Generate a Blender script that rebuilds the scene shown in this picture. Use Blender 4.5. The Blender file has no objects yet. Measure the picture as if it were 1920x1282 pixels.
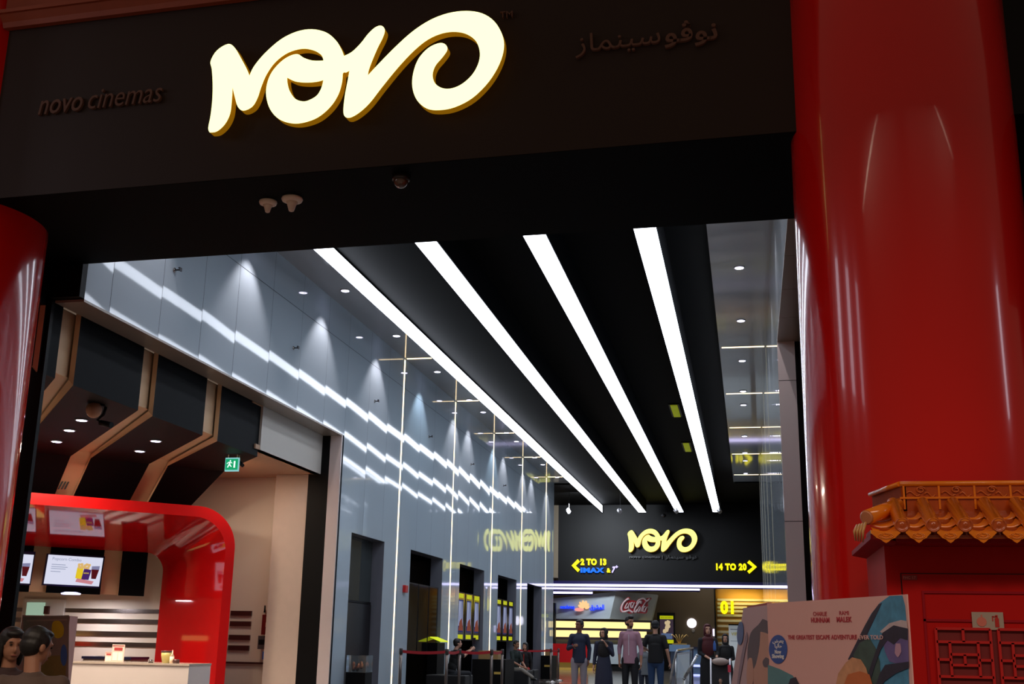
import bpy, math, random
from mathutils import Vector, Matrix
random.seed(7)
S = bpy.context.scene
COL = S.collection
PI = math.pi

# ------------------------------------------------------------------ camera
FPX, YAW, PITCH, ROLL, CZ = 2143.5, -0.2040407, 0.2575939, 0.0186979, 1.2
def _axes():
    cy, sy, cp, sp = math.cos(YAW), math.sin(YAW), math.cos(PITCH), math.sin(PITCH)
    f = Vector((sy*cp, cy*cp, sp)); r = Vector((cy, -sy, 0)); u = r.cross(f)
    cr, sr = math.cos(ROLL), math.sin(ROLL)
    return cr*r + sr*u, cr*u - sr*r, f
CR, CU, CF = _axes()
CAMP = Vector((0, 0, CZ))
cd = bpy.data.cameras.new('camera'); cam = bpy.data.objects.new('camera', cd); COL.objects.link(cam)
M = Matrix.Identity(4)
for i, v in enumerate((CR, CU, -CF)):
    for j in range(3): M[j][i] = v[j]
M.translation = CAMP
cam.matrix_world = M
cd.sensor_width = 36; cd.lens = FPX/1920*36; cd.clip_end = 300; cd.clip_start = .05
S.camera = cam
def ray(x, y): return CF + (x-960)/FPX*CR - (y-641)/FPX*CU
def on(x, y, ax, v):
    d = ray(x, y); t = (v-CAMP[ax])/d[ax]; return CAMP + t*d
def at(x, y, Y): return on(x, y, 1, Y)
U = Vector((.7071068, .7071068, 0)); N = Vector((-.7071068, .7071068, 0))
def onn(x, y, n):
    d = ray(x, y); t = (n - CAMP.dot(N))/d.dot(N); p = CAMP + t*d
    return p.dot(U), p.z
def un(u, n, z): return U*u + N*n + Vector((0, 0, z))

S.view_settings.view_transform = 'Standard'; S.view_settings.look = 'None'
S.view_settings.exposure = 0; S.view_settings.gamma = 1
S.render.film_transparent = False

# ------------------------------------------------------------------ world and big lights
w = bpy.data.worlds.new('world'); S.world = w; w.use_nodes = True
bg = w.node_tree.nodes['Background']; bg.inputs[0].default_value = (.9, .62, .45, 1); bg.inputs[1].default_value = .12

def area(name, loc, size, power, color, rot=(0, 0, 0), shape_y=None):
    l = bpy.data.lights.new(name, 'AREA'); l.energy = power; l.color = color; l.size = size
    if shape_y: l.shape = 'RECTANGLE'; l.size_y = shape_y
    o = bpy.data.objects.new(name, l); COL.objects.link(o); o.location = loc; o.rotation_euler = rot
    return o
# guessed mall lighting out of view, added above and behind the camera
area('mall_fill_light', (-8, -8, 14), 12, 3500, (1, .79, .62), (math.radians(-28), 0, 0), 10)
area('mall_fill_light', (7, -8, 14), 12, 3500, (1, .79, .62), (math.radians(-28), 0, 0), 10)
# unseen side lights added to put reflected streaks on the right column
for yv_, wd_, pw_ in ((7.4, .8, 26), (4.4, .9, 26), (1.6, .8, 16)):
    area('column_streak_light', (-12.5, yv_, 7.3), 2.6, pw_, (.92, .86, 1), (0, math.radians(-90), 0), wd_)
area('column_streak_light', (14, 6.3, 6.3), 2.4, 20, (.92, .86, 1), (0, math.radians(90), 0), .6)

# ------------------------------------------------------------------ materials
def srgb(*c):
    return tuple((v/255/12.92 if v/255 <= .04045 else ((v/255+.055)/1.055)**2.4) for v in c)
MATS = {}
def mat(name, col, rough=.5, metal=0, emit=None, es=0, coat=0, bump=0, var=.06, scale=6, spec=.5, alpha=1, trans=0):
    if name in MATS: return MATS[name]
    m = bpy.data.materials.new(name); m.use_nodes = True; nt = m.node_tree
    b = nt.nodes['Principled BSDF']
    c = srgb(*col)
    tc = nt.nodes.new('ShaderNodeTexCoord'); nz = nt.nodes.new('ShaderNodeTexNoise'); nz.inputs['Scale'].default_value = scale
    nz.inputs['Detail'].default_value = 3
    nt.links.new(tc.outputs['Object'], nz.inputs['Vector'])
    mx = nt.nodes.new('ShaderNodeMix'); mx.data_type = 'RGBA'
    mx.inputs[6].default_value = tuple(v*(1-var) for v in c)+(1,)
    mx.inputs[7].default_value = tuple(min(1, v*(1+var)) for v in c)+(1,)
    nt.links.new(nz.outputs['Fac'], mx.inputs[0]); nt.links.new(mx.outputs[2], b.inputs['Base Color'])
    b.inputs['Roughness'].default_value = rough; b.inputs['Metallic'].default_value = metal
    b.inputs['Specular IOR Level'].default_value = spec
    b.inputs['Coat Weight'].default_value = coat; b.inputs['Coat Roughness'].default_value = .04
    b.inputs['Alpha'].default_value = alpha; b.inputs['Transmission Weight'].default_value = trans
    if emit:
        b.inputs['Emission Color'].default_value = srgb(*emit)+(1,); b.inputs['Emission Strength'].default_value = es
    if bump:
        bp = nt.nodes.new('ShaderNodeBump'); bp.inputs['Strength'].default_value = bump; bp.inputs['Distance'].default_value = .02
        nt.links.new(nz.outputs['Fac'], bp.inputs['Height']); nt.links.new(bp.outputs['Normal'], b.inputs['Normal'])
    MATS[name] = m; return m
def glow(name, col, s): return mat(name, (20, 20, 20), emit=col, es=s, var=0, spec=.1)

PANEL = mat('grey_panel', (178, 192, 202), rough=.045, var=.03, scale=.6, spec=.42)
SOFF = mat('grey_soffit', (172, 174, 176), rough=.05, var=.03, scale=.6, spec=.55)
CEILB = mat('ceiling_black', (3, 3, 3), rough=.7, spec=.05)
JAMB = mat('jamb_panel', (214, 200, 196), rough=.12, var=.03, scale=.8)
BLACK = mat('black_paint', (14, 14, 15), rough=.45, spec=.2)
BLACKW = mat('black_wall', (9, 9, 10), rough=.5, spec=.15)
FASC = mat('brown_black_fascia', (52, 40, 35), rough=.55, spec=.25, scale=.8)
LETT = mat('dark_brown_letter', (112, 82, 70), rough=.55, spec=.15)
RED = mat('red_lacquer', (228, 18, 12), rough=.16, coat=.6, var=.05, scale=1.2, spec=.5)
REDC = mat('cabinet_red', (190, 22, 20), rough=.55, var=.1, scale=3, bump=.05, spec=.12)
REDD = mat('cabinet_red_trim', (160, 24, 36), rough=.55, var=.1, scale=3, spec=.12)
GLAZE = mat('orange_glazed_tile', (244, 132, 18), rough=.2, coat=.5, var=.12, scale=9, bump=.03)
GLAZED = mat('brown_glazed_tile', (170, 70, 16), rough=.22, coat=.4, var=.25, scale=18, bump=.15)
TERRA = mat('terracotta', (150, 66, 34), rough=.6, var=.15, scale=4)
CREAM = mat('cream_panel', (222, 186, 146), rough=.55, var=.04, scale=2)
CREAMW = mat('cream_white', (205, 200, 190), rough=.55, var=.03, scale=2)
WALLP = mat('pale_wall', (225, 210, 192), rough=.6, var=.03, scale=2)
NAVYB = mat('blue_black_panel', (9, 12, 15), rough=.6, var=.05, spec=.1)
BOOTH = mat('red_gloss_panel', (188, 16, 18), rough=.07, coat=.5, var=.03)
WHITE = mat('white_laminate', (225, 215, 208), rough=.3, var=.02)
STEEL = mat('brushed_steel', (150, 140, 138), rough=.22, metal=1, var=.08, scale=20)
BROWN = mat('dark_brown_strip', (70, 34, 30), rough=.35)
DARKG = mat('dark_glass', (12, 14, 16), rough=.05, spec=.6)
LIGHTW = glow('light_strip_white', (232, 240, 255), 7.2)
LAMPW = glow('downlight_lens', (225, 220, 255), 9)
WARML = glow('warm_led', (255, 226, 178), 3.2)
WARMD = glow('warm_led_dim', (226, 220, 190), .45)
LEDW = glow('cool_led', (214, 206, 255), 4)
NOVOF = glow('sign_face_yellow', (255, 255, 172), 1.9)
NOVOF2 = glow('sign_face_lemon', (255, 255, 130), 1.5)
NOVOS = mat('sign_side_gold', (196, 140, 20), rough=.3, emit=(190, 130, 10), es=.35)
YEL = glow('yellow_letter', (255, 240, 10), 1.5)
BLUEL = glow('blue_letter', (10, 110, 255), 1.3)
WHL = glow('white_letter', (200, 190, 255), 1.5)
WHITEP = mat('white_print', (235, 235, 235), rough=.5)
CHROME = mat('chrome', (200, 195, 190), rough=.12, metal=1)
BELT = mat('red_belt', (170, 14, 26), rough=.6)

# ------------------------------------------------------------------ geometry helpers
class MB:
    def __init__(s): s.v = []; s.f = []; s.sm = []
    def add(s, vs, fs, smooth=False):
        o = len(s.v); s.v += [Vector(p) for p in vs]
        for f in fs: s.f.append([i+o for i in f]); s.sm.append(smooth)
        return s
    def box(s, x0, x1, y0, y1, z0, z1, M=None):
        vs = [Vector((x, y, z)) for x in (x0, x1) for y in (y0, y1) for z in (z0, z1)]
        if M: vs = [M @ v for v in vs]
        return s.add(vs, [(0, 1, 3, 2), (4, 6, 7, 5), (0, 4, 5, 1), (2, 3, 7, 6), (0, 2, 6, 4), (1, 5, 7, 3)])
    def slab(s, pts, d):
        "polygon pts thickened by vector d"
        n = len(pts); a = [Vector(p) for p in pts]; d = Vector(d); b = [p+d for p in a]
        return s.add(a+b, [tuple(range(n-1, -1, -1)), tuple(range(n, 2*n))]+[(i, (i+1) % n, (i+1) % n+n, i+n) for i in range(n)])
    def quad(s, *p): return s.add(p, [tuple(range(len(p)))])
    def tube(s, pts, r, seg=12, cap=True, sm=True, flat=None):
        pts = [Vector(p) for p in pts]; n = len(pts)
        rr = r if isinstance(r, (list, tuple)) else [r]*n
        base = len(s.v); prev = None
        for i, p in enumerate(pts):
            t = (pts[min(i+1, n-1)]-pts[max(i-1, 0)]).normalized()
            if prev is None:
                a = Vector((0, 0, 1)) if abs(t.z) < .9 else Vector((1, 0, 0))
                x = t.cross(a).normalized()
            else: x = (prev - t*prev.dot(t)).normalized()
            prev = x; y = t.cross(x)
            for k in range(seg):
                a = 2*PI*k/seg; s.v.append(p+x*(math.cos(a)*rr[i])+y*(math.sin(a)*rr[i]))
        for i in range(n-1):
            for k in range(seg):
                k2 = (k+1) % seg
                s.f.append([base+i*seg+k, base+i*seg+k2, base+(i+1)*seg+k2, base+(i+1)*seg+k]); s.sm.append(sm)
        if cap:
            s.f.append([base+k for k in range(seg)][::-1]); s.sm.append(False)
            s.f.append([base+(n-1)*seg+k for k in range(seg)]); s.sm.append(False)
        return s
    def lathe(s, prof, c=(0, 0, 0), seg=24, axis='z', sm=True):
        c = Vector(c); base = len(s.v)
        for r, z in prof:
            for k in range(seg):
                a = 2*PI*k/seg
                p = Vector((r*math.cos(a), r*math.sin(a), z))
                if axis == 'y': p = Vector((p.x, p.z, p.y))
                if axis == 'x': p = Vector((p.z, p.x, p.y))
                s.v.append(c+p)
        for i in range(len(prof)-1):
            for k in range(seg):
                k2 = (k+1) % seg
                s.f.append([base+i*seg+k, base+i*seg+k2, base+(i+1)*seg+k2, base+(i+1)*seg+k]); s.sm.append(sm)
        s.f.append([base+k for k in range(seg)][::-1]); s.sm.append(False)
        s.f.append([base+(len(prof)-1)*seg+k for k in range(seg)]); s.sm.append(False)
        return s
    def ell(s, c, r, seg=14, rings=9, M=None, sm=True):
        c = Vector(c); base = len(s.v)
        if not hasattr(r, '__len__'): r = (r, r, r)
        for i in range(rings+1):
            t = PI*i/rings
            for k in range(seg):
                a = 2*PI*k/seg
                rr = max(math.sin(t), .02)
                p = Vector((r[0]*rr*math.cos(a), r[1]*rr*math.sin(a), -r[2]*math.cos(t)))
                if M: p = M @ p
                s.v.append(c+p)
        for i in range(rings):
            for k in range(seg):
                k2 = (k+1) % seg
                s.f.append([base+i*seg+k, base+i*seg+k2, base+(i+1)*seg+k2, base+(i+1)*seg+k]); s.sm.append(sm)
        s.f.append([base+k for k in range(seg)][::-1]); s.sm.append(sm)
        s.f.append([base+rings*seg+k for k in range(seg)]); s.sm.append(sm)
        return s
    def cap(s, a, b, ra, rb, seg=12):
        "tapered capsule"
        s.ell(a, ra, seg, 6); s.ell(b, rb, seg, 6); return s.tube([a, b], [ra, rb], seg)
    def build(s, name, m, parent=None, local=False):
        """vertices are given in world space; the object's origin goes to its base (or to its parent's)"""
        if parent is not None: o0 = Vector((0, 0, 0)) if local else ROOTLOC(parent)
        elif local: o0 = Vector((0, 0, 0))
        else:
            xs = [v.x for v in s.v]; ys = [v.y for v in s.v]; zs = [v.z for v in s.v]
            o0 = Vector(((min(xs)+max(xs))/2, (min(ys)+max(ys))/2, min(zs)))
        me = bpy.data.meshes.new(name); me.from_pydata([tuple(v-o0) for v in s.v], [], s.f)
        me.polygons.foreach_set('use_smooth', s.sm); me.validate(); me.update()
        import bmesh
        bm = bmesh.new(); bm.from_mesh(me); bmesh.ops.recalc_face_normals(bm, faces=bm.faces); bm.to_mesh(me); bm.free()
        o = bpy.data.objects.new(name, me); COL.objects.link(o)
        if m: me.materials.append(m)
        if parent is not None: o.parent = parent
        elif not local: o.location = o0
        return o
def ROOTLOC(p):
    v = Vector(p.location)
    while p.parent: p = p.parent; v = v+Vector(p.location)
    return v
def tag(o, label=None, cat=None, group=None, kind=None):
    if label: o['label'] = label
    if cat: o['category'] = cat
    if group: o['group'] = group
    if kind: o['kind'] = kind
    return o
def thing(name, loc, label, cat, group=None, rz=0):
    o = bpy.data.objects.new(name, None); COL.objects.link(o); o.location = Vector(loc); o.rotation_euler.z = rz
    o.empty_display_size = .1
    return tag(o, label, cat, group)
def struct(name, mb, m, label=None):
    return tag(mb.build(name, m), label, None, None, 'structure')
def bevel(o, wd=.01, seg=2):
    b = o.modifiers.new('bevel', 'BEVEL'); b.width = wd; b.segments = seg; b.limit_method = 'ANGLE'; return o
def copy_tree(o, parent=None):
    c = o.copy(); COL.objects.link(c); c.parent = parent
    for ch in [k for k in bpy.data.objects if k.parent == o]: copy_tree(ch, c)
    return c
_tc = {}
def text(name, s, m, origin, xdir, zdir, width=None, height=None, depth=.02, parent=None, bold=0, shear=0, align='L', size=1):
    """raised letters standing on the plane through origin; xdir along the line, zdir up; scaled to width/height"""
    key = (s, bold, shear)
    if key not in _tc:
        c = bpy.data.curves.new('t', 'FONT'); c.body = s; c.size = 1; c.extrude = .5; c.offset = bold; c.shear = shear; c.resolution_u = 3; c.space_character = 1.0+max(0, bold)*2.2
        o = bpy.data.objects.new('t', c); COL.objects.link(o); bpy.context.view_layer.update()
        me = bpy.data.meshes.new_from_object(o.evaluated_get(bpy.context.evaluated_depsgraph_get()))
        _tc[key] = ([v.co.copy() for v in me.vertices], [list(p.vertices) for p in me.polygons])
        bpy.data.objects.remove(o); bpy.data.meshes.remove(me); bpy.data.curves.remove(c)
    vs, fs = _tc[key]
    x0 = min(v.x for v in vs); x1 = max(v.x for v in vs); y0 = min(v.y for v in vs); y1 = max(v.y for v in vs)
    sx = sy = size
    if width: sx = width/(x1-x0); sy = sx
    if height: sy = height/(y1-y0)
    if height and not width: sx = sy
    X = Vector(xdir).normalized(); Z = Vector(zdir).normalized(); Y = X.cross(Z)   # Y points out to the reader when X is right, Z up -> negate
    out = -(Z.cross(X))
    mb = MB()
    off = {'L': 0, 'C': -(x1-x0)*sx/2, 'R': -(x1-x0)*sx}[align]
    mb.add([Vector(origin)+X*((v.x-x0)*sx+off)+Z*((v.y-y0)*sy)+out*((v.z+.5)*depth) for v in vs], fs)
    return mb.build(name, m, parent)
XR = Vector((1, 0, 0)); ZU = Vector((0, 0, 1))

# ================================================================== SETTING
XW, XE, ZS, D1 = -7.48, .52, 7.4, 45.0
# floor: polished hall floor with sweeping bands
def floor_mat():
    m = bpy.data.materials.new('polished_floor'); m.use_nodes = True; nt = m.node_tree; b = nt.nodes['Principled BSDF']
    tc = nt.nodes.new('ShaderNodeTexCoord')
    wv = nt.nodes.new('ShaderNodeTexWave'); wv.wave_type = 'RINGS'; wv.inputs['Scale'].default_value = .16; wv.inputs['Distortion'].default_value = 2.5; wv.inputs['Detail'].default_value = 0
    mp = nt.nodes.new('ShaderNodeMapping'); mp.inputs['Location'].default_value = (14, -20, 0); mp.inputs['Scale'].default_value = (1.3, .5, 1)
    nt.links.new(tc.outputs['Object'], mp.inputs[0]); nt.links.new(mp.outputs[0], wv.inputs[0])
    cr = nt.nodes.new('ShaderNodeValToRGB'); cr.color_ramp.interpolation = 'CONSTANT'
    e = cr.color_ramp.elements; e[0].position = 0; e[0].color = srgb(70, 66, 62)+(1,); e[1].position = .3; e[1].color = srgb(176, 172, 164)+(1,)
    for p, c in ((.52, (52, 44, 42)), (.66, (112, 38, 38)), (.76, (150, 144, 138)), (.9, (60, 56, 54))):
        k = e.new(p); k.color = srgb(*c)+(1,)
    br = nt.nodes.new('ShaderNodeTexBrick'); br.offset = 0; br.inputs['Scale'].default_value = 1.2; br.inputs['Mortar Size'].default_value = .006
    br.inputs['Brick Width'].default_value = 1; br.inputs['Row Height'].default_value = 1
    br.inputs['Mortar'].default_value = (.3, .3, .3, 1); br.inputs['Color1'].default_value = (1, 1, 1, 1); br.inputs['Color2'].default_value = (.92, .92, .92, 1)
    nt.links.new(tc.outputs['Object'], br.inputs[0]); nt.links.new(wv.outputs['Fac'], cr.inputs[0])
    mx = nt.nodes.new('ShaderNodeMix'); mx.data_type = 'RGBA'; mx.blend_type = 'MULTIPLY'; mx.inputs[0].default_value = 1
    nt.links.new(cr.outputs[0], mx.inputs[6]); nt.links.new(br.outputs[0], mx.inputs[7]); nt.links.new(mx.outputs[2], b.inputs['Base Color'])
    b.inputs['Roughness'].default_value = .1; return m
FLOOR = floor_mat()
struct('floor', MB().box(-24, 12, -12, 76, -.2, 0), FLOOR)

# left wall: bright glossy panels, each bowed a little, with five tall niches and the shop opening
niches = [(21.21, 23.3), (25.26, 28.1), (29.87, 32.8), (34.7, 37.6), (39.5, 42.4)]
ZN = 3.215
edges = [11.5, 12.05, 13.25, 14.4, 15.5, 16.78, 18.07, 19.36, 20.5]
y = 21.85
while y < 44.9: edges.append(y); y += 1.27
edges.append(D1)
HS = 6.73
rnd = random.Random(3)
def wallpatch(mb, y0, y1, z0, z1, X, sgn, tilt, bow, p0, p1, nz=2):
    ny = 8; base = len(mb.v)
    for i in range(ny+1):
        yy = y0+(y1-y0)*i/ny; t = (yy-p0)/(p1-p0)
        off = bow*4*t*(1-t)+tilt*(t-.5)
        for j in range(nz+1): mb.v.append(Vector((X+sgn*off, yy, z0+(z1-z0)*j/nz)))
    for i in range(ny):
        for j in range(nz):
            a = base+i*(nz+1)+j
            mb.f.append([a, a+nz+1, a+nz+2, a+1]); mb.sm.append(True)
lw = MB()
G = .004
for k in range(len(edges)-1):
    p0, p1 = edges[k], edges[k+1]
    tilt = rnd.uniform(-.0012, .0012); bow = rnd.uniform(.0010, .0024)
    rows = [(HS+.004, ZS+.05)]
    tilt2 = tilt*.5
    wallpatch(lw, p0+G, p1-G, HS+.006, ZS+.05, XW, 1, tilt2, bow*.5, p0, p1)
    if p1 <= 20.6: wallpatch(lw, p0+G, p1-G, 4.98, HS-.004, XW, 1, tilt, bow, p0, p1); continue
    wallpatch(lw, p0+G, p1-G, ZN, HS-.004, XW, 1, tilt, bow, p0, p1)
    # lower part, cut by niches
    cuts = [(max(p0, a), min(p1, b)) for a, b in niches if a < p1 and b > p0]
    cur = p0+G
    for a, b in cuts:
        if a > cur: wallpatch(lw, cur, a, 0, ZN, XW, 1, tilt, bow, p0, p1)
        cur = max(cur, b)
    if cur < p1-G: wallpatch(lw, cur, p1-G, 0, ZN, XW, 1, tilt, bow, p0, p1)
wl = struct('wall_left', lw, PANEL)
# core behind the panels: black joints, header underside, niche reveals
core = MB()
core.box(XW-.30, XW-.012, 11.5, 20.4, 4.99, 7.8)
core.box(XW-.30, XW-.012, 20.4, D1, ZN+.0, 7.8)
prev = 20.4
for a, b in niches:
    core.box(XW-.30, XW-.012, prev, a, 0, ZN); prev = b
core.box(XW-.30, XW-.012, prev, D1, 0, ZN)
struct('wall_core_left', core, mat('dark_joint', (40, 42, 46), rough=.5))
# niche reveals (grey), black backs
rv = MB()
for a, b in niches:
    rv.quad((XW, b-.005, 0), (XW-.3, b-.005, 0), (XW-.3, b-.005, ZN), (XW, b-.005, ZN))
    rv.quad((XW, a, 0), (XW-.28, a, 0), (XW-.28, a, ZN), (XW, a, ZN))
    rv.quad((XW, a, ZN-.005), (XW-.3, a, ZN-.005), (XW-.3, b, ZN-.005), (XW, b, ZN-.005))
struct('trim_1', rv, mat('reveal_grey', (120, 122, 132), rough=.2))
bk = MB()
for a, b in niches: bk.box(XW-.62, XW-.6, a-.3, b+.3, 0, ZN+.3); bk.box(XW-.62, XW-.3, b+.0, b+.3, 0, ZN+.3)
struct('wall_niche_back', bk, mat('niche_black', (10, 10, 12), rough=.12))
# header underside of the shop opening and jamb pier
us = MB().box(XW-.37, XW+.003, 11.5, 20.4, 4.955, 4.985)
struct('trim_2', us, mat('header_underside', (150, 140, 128), rough=.25))
jb = MB().box(XW-.22, XW+.006, 20.37, 20.399, 0, 4.98)
for z in (1.1, 3.1): jb.box(XW-.221, XW+.007, 20.369, 20.37, z, z+.004)
struct('trim_3', jb, JAMB)
struct('trim_4', MB().box(XW-.62, XW-.22, 20.37, 20.399, 0, 5.0), BLACKW)

# right wall with its header and jamb
rw = MB()
yy = 16.4
ZH = 5.5
ed2 = [16.4+1.27*i for i in range(23)]+[D1]
for k in range(len(ed2)-1):
    wallpatch(rw, ed2[k]+G, ed2[k+1]-G, 0, ZS+.05, XE, -1, rnd.uniform(-.0012, .0012), rnd.uniform(.001, .0024), ed2[k], ed2[k+1])
for a, b in ((11.5, 12.8), (12.8, 14.1), (14.1, 15.3), (15.3, 16.4)):
    wallpatch(rw, a+G, b-G, ZH, ZS+.05, XE, -1, rnd.uniform(-.0012, .0012), rnd.uniform(.001, .0024), a, b)
struct('wall_right', rw, PANEL)
struct('wall_core_right', MB().box(XE+.012, XE+.3, 11.3, 16.4, ZH+.02, 7.8).box(XE+.012, XE+.3, 16.46, D1, 0, 7.8), MATS['dark_joint'])
hr = MB()
for i in range(4): hr.box(XE-.003, XE+.5, 11.3+i*1.28, 12.57+i*1.28, ZH-.02, ZH+.01)
struct('trim_5', hr, mat('header_right', (128, 112, 98), rough=.3))
jr = MB()
for z0, z1 in ((0, 1.0), (1.01, 2.9), (2.91, 4.9), (4.91, 5.48)): jr.box(XE-.004, XE+.24, 16.4, 16.46, z0, z1)
struct('trim_6', jr, JAMB)
struct('trim_7', MB().box(XE+.24, XE+.9, 16.41, 16.5, 0, 5.6), BLACKW)
struct('wall_side_east', MB().box(3.9, 4.0, 9.5, 30, 0, 9).box(XE+.8, 4, 18.5, 18.6, 0, 8), mat('side_shop_wall', (60, 50, 46), rough=.6))

# soffits and black ceiling between
SE_W, SE_E = -6.83, -.45
struct('ceiling_soffit_west', MB().box(XW-.3, SE_W, 11.2, D1, ZS, ZS+.04), SOFF)
struct('ceiling_soffit_east', MB().box(SE_E, XE+.3, 11.2, D1, ZS, ZS+.04), SOFF)
cl = MB().box(-12, 6, 11.2, 56, 7.78, 7.9)
struct('ceiling', cl, CEILB)
struct('ceiling_riser', MB().box(SE_W-.05, SE_W-.005, 11.2, 45, ZS+.04, 7.8).box(SE_E+.005, SE_E+.05, 11.2, 45, ZS+.04, 7.8)
       .box(-12, SE_W-.05, D1-.02, D1+.05, 7.35, 7.8).box(SE_E+.05, 6, D1-.02, D1+.05, 7.35, 7.8), CEILB)
# side spaces past the end of the panelled walls
struct('wall_far_left', MB().box(-12, -11.9, D1, 76, 0, 7.9), mat('far_side_wall', (96, 84, 66), rough=.6))
struct('wall_far_right', MB().box(1.6, 1.7, D1, 76, 0, 7.9), MATS['far_side_wall'])
# bulkhead
struct('wall_bulkhead', MB().box(-9.0, 1.6, 55.5, 55.8, 4.15, 7.8).box(-9.0, 1.6, 55.8, 56.4, 4.1, 4.2), BLACKW)
struct('wall_bulkhead_side', MB().box(-12, -9.0, 55.5, 55.7, 4.3, 7.8), MATS['far_side_wall'])
struct('wall_back', MB().box(-12, -1.72, 66, 66.2, 0, 5.6), mat('taupe_wall', (128, 108, 84), rough=.6, scale=.4, var=.05))
struct('ceiling_back', MB().box(-12, 1.6, 55.8, 66.2, 5.0, 5.1), BLACKW)

# ---- light strips
def strip(x0, x1, y0, y1, z, label):
    t = thing('ceiling_light_strip', ((x0+x1)/2, (y0+y1)/2, z), label, 'ceiling light', 'long white ceiling light strips')
    MB().box(x0-.012, x1+.012, y0, y1, z+.01, 7.8).build('housing', mat('light_housing', (5, 5, 8), rough=.7, spec=.05), t)
    MB().quad((x0, y0, z), (x1, y0, z), (x1, y1, z), (x0, y1, z)).build('diffuser', LIGHTW, t)
strip(-4.93, -4.58, 11.4, 53.7, 7.215, 'long white light strip, second from the left wall')
strip(-3.20, -2.85, 11.4, 53.7, 7.215, 'long white light strip, third from the left wall')
strip(-1.51, -1.175, 11.4, 53.7, 7.215, 'long white light strip, fourth from the left wall')
t = thing('ceiling_light_strip', (SE_W, 28, ZS), 'long white light strip running along the edge of the left grey soffit', 'ceiling light', 'long white ceiling light strips')
MB().quad((SE_W, 11.6, ZS), (SE_W, 55.35, ZS), (SE_W, 55.35, ZS+.335), (SE_W, 11.6, ZS+.335)).build('diffuser', LIGHTW, t)
MB().box(SE_W-.06, SE_W-.004, 45.05, 55.35, ZS-.01, ZS+.35).build('housing', MATS['light_housing'], t)
t = thing('ceiling_light_strip', (SE_E, 28, ZS), 'white light strip on the edge of the right grey soffit, turned from view', 'ceiling light', 'long white ceiling light strips')
MB().quad((SE_E, 11.6, ZS), (SE_E, 44.9, ZS), (SE_E, 44.9, ZS+.09), (SE_E, 11.6, ZS+.09)).build('diffuser', LIGHTW, t)

# ---- downlights in the soffits
ords = ['nearest', 'second', 'third', 'fourth', 'fifth', 'sixth', 'seventh', 'eighth', 'ninth', 'tenth', 'eleventh']
def downlight(X, Y, Z, label, group, spot=True, power=115, col=(1, .9, .93), r=.075, lens=None):
    t = thing('downlight', (X, Y, Z), label, 'downlight', group)
    MB().lathe([(r+.018, .0), (r+.018, -.012), (r, -.014), (r, .0)], (X, Y, Z-.002)).build('trim_ring', mat('ring_white', (200, 200, 200), rough=.3), t)
    MB().lathe([(r-.004, -.017), (r-.004, -.012)], (X, Y, Z)).build('lens', lens or LAMPW, t)
    if spot:
        l = bpy.data.lights.new('spot', 'SPOT'); l.energy = power; l.color = col; l.spot_size = math.radians(84 if Z > 6 else 120); l.spot_blend = .5; l.shadow_soft_size = .03
        o = bpy.data.objects.new('downlight_beam', l); COL.objects.link(o); o.location = (X, Y, Z-.03)
    return t
ysL = [12.6, 15.75, 19.0, 22.2, 25.5, 28.75, 30.4, 33.6, 35.15, 38.4, 40.0, 43.2]
cool = {25.5, 33.6}
for i, yv in enumerate(ysL):
    downlight(-7.07, yv, ZS, 'round recessed downlight in the left grey soffit, %s from the entrance' % (ords[i] if i < len(ords) else 'farthest'),
              'downlights in the left soffit', col=(.7, .85, 1) if yv in cool else (1, .9, .93))
for i, yv in enumerate([12.4, 15.5, 18.7, 22.0, 25.3, 28.5, 30.2, 34.9, 38.0, 39.7, 42.7]):
    downlight(.02, yv, ZS, 'round recessed downlight in the right grey soffit, %s from the entrance' % ords[i], 'downlights in the right soffit')
# ---- warm LED lines on walls and soffits
def led(name, p, q, wd, label, group, m=None):
    p, q = Vector(p), Vector(q); mb = MB()
    lo = Vector([min(a, b) for a, b in zip(p, q)]) ; hi = Vector([max(a, b) for a, b in zip(p, q)])
    mb.box(lo.x-wd[0], hi.x+wd[0], lo.y-wd[1], hi.y+wd[1], lo.z-wd[2], hi.z+wd[2])
    return tag(mb.build(name, m or WARML), label, 'LED line', group)
for i, yv in enumerate([24.2, 28.9, 33.7, 38.35, 43.15]):
    z0 = [0, 0, 0, .35, .35][i]
    led('light_line', (XW+.004, yv, z0), (XW+.004, yv, ZS-.03), (.004, .03, 0), 'thin vertical light line on the left panelled wall, %s from the entrance' % ords[i], 'vertical LED lines on the left wall')
    led('light_line', (XW+.05, yv, ZS-.004), (SE_W-.03, yv, ZS-.004), (0, .028, .004), 'short light line across the left soffit, %s from the entrance' % ords[i], 'LED lines across the left soffit')
for i, yv in enumerate([24.1, 28.8, 33.5, 38.3, 43.1]):
    led('light_line', (XE-.005, yv, 0), (XE-.005, yv, ZS-.03), (.001, .014, 0), 'thin vertical light line on the right panelled wall, %s from the entrance' % ords[i], 'vertical LED lines on the right wall', WARMD)
    led('light_line', (SE_E+.05, yv, ZS-.004), (XE-.03, yv, ZS-.004), (0, .028, .004), 'short light line across the right soffit, %s from the entrance' % ords[i], 'LED lines across the right soffit')
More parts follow.
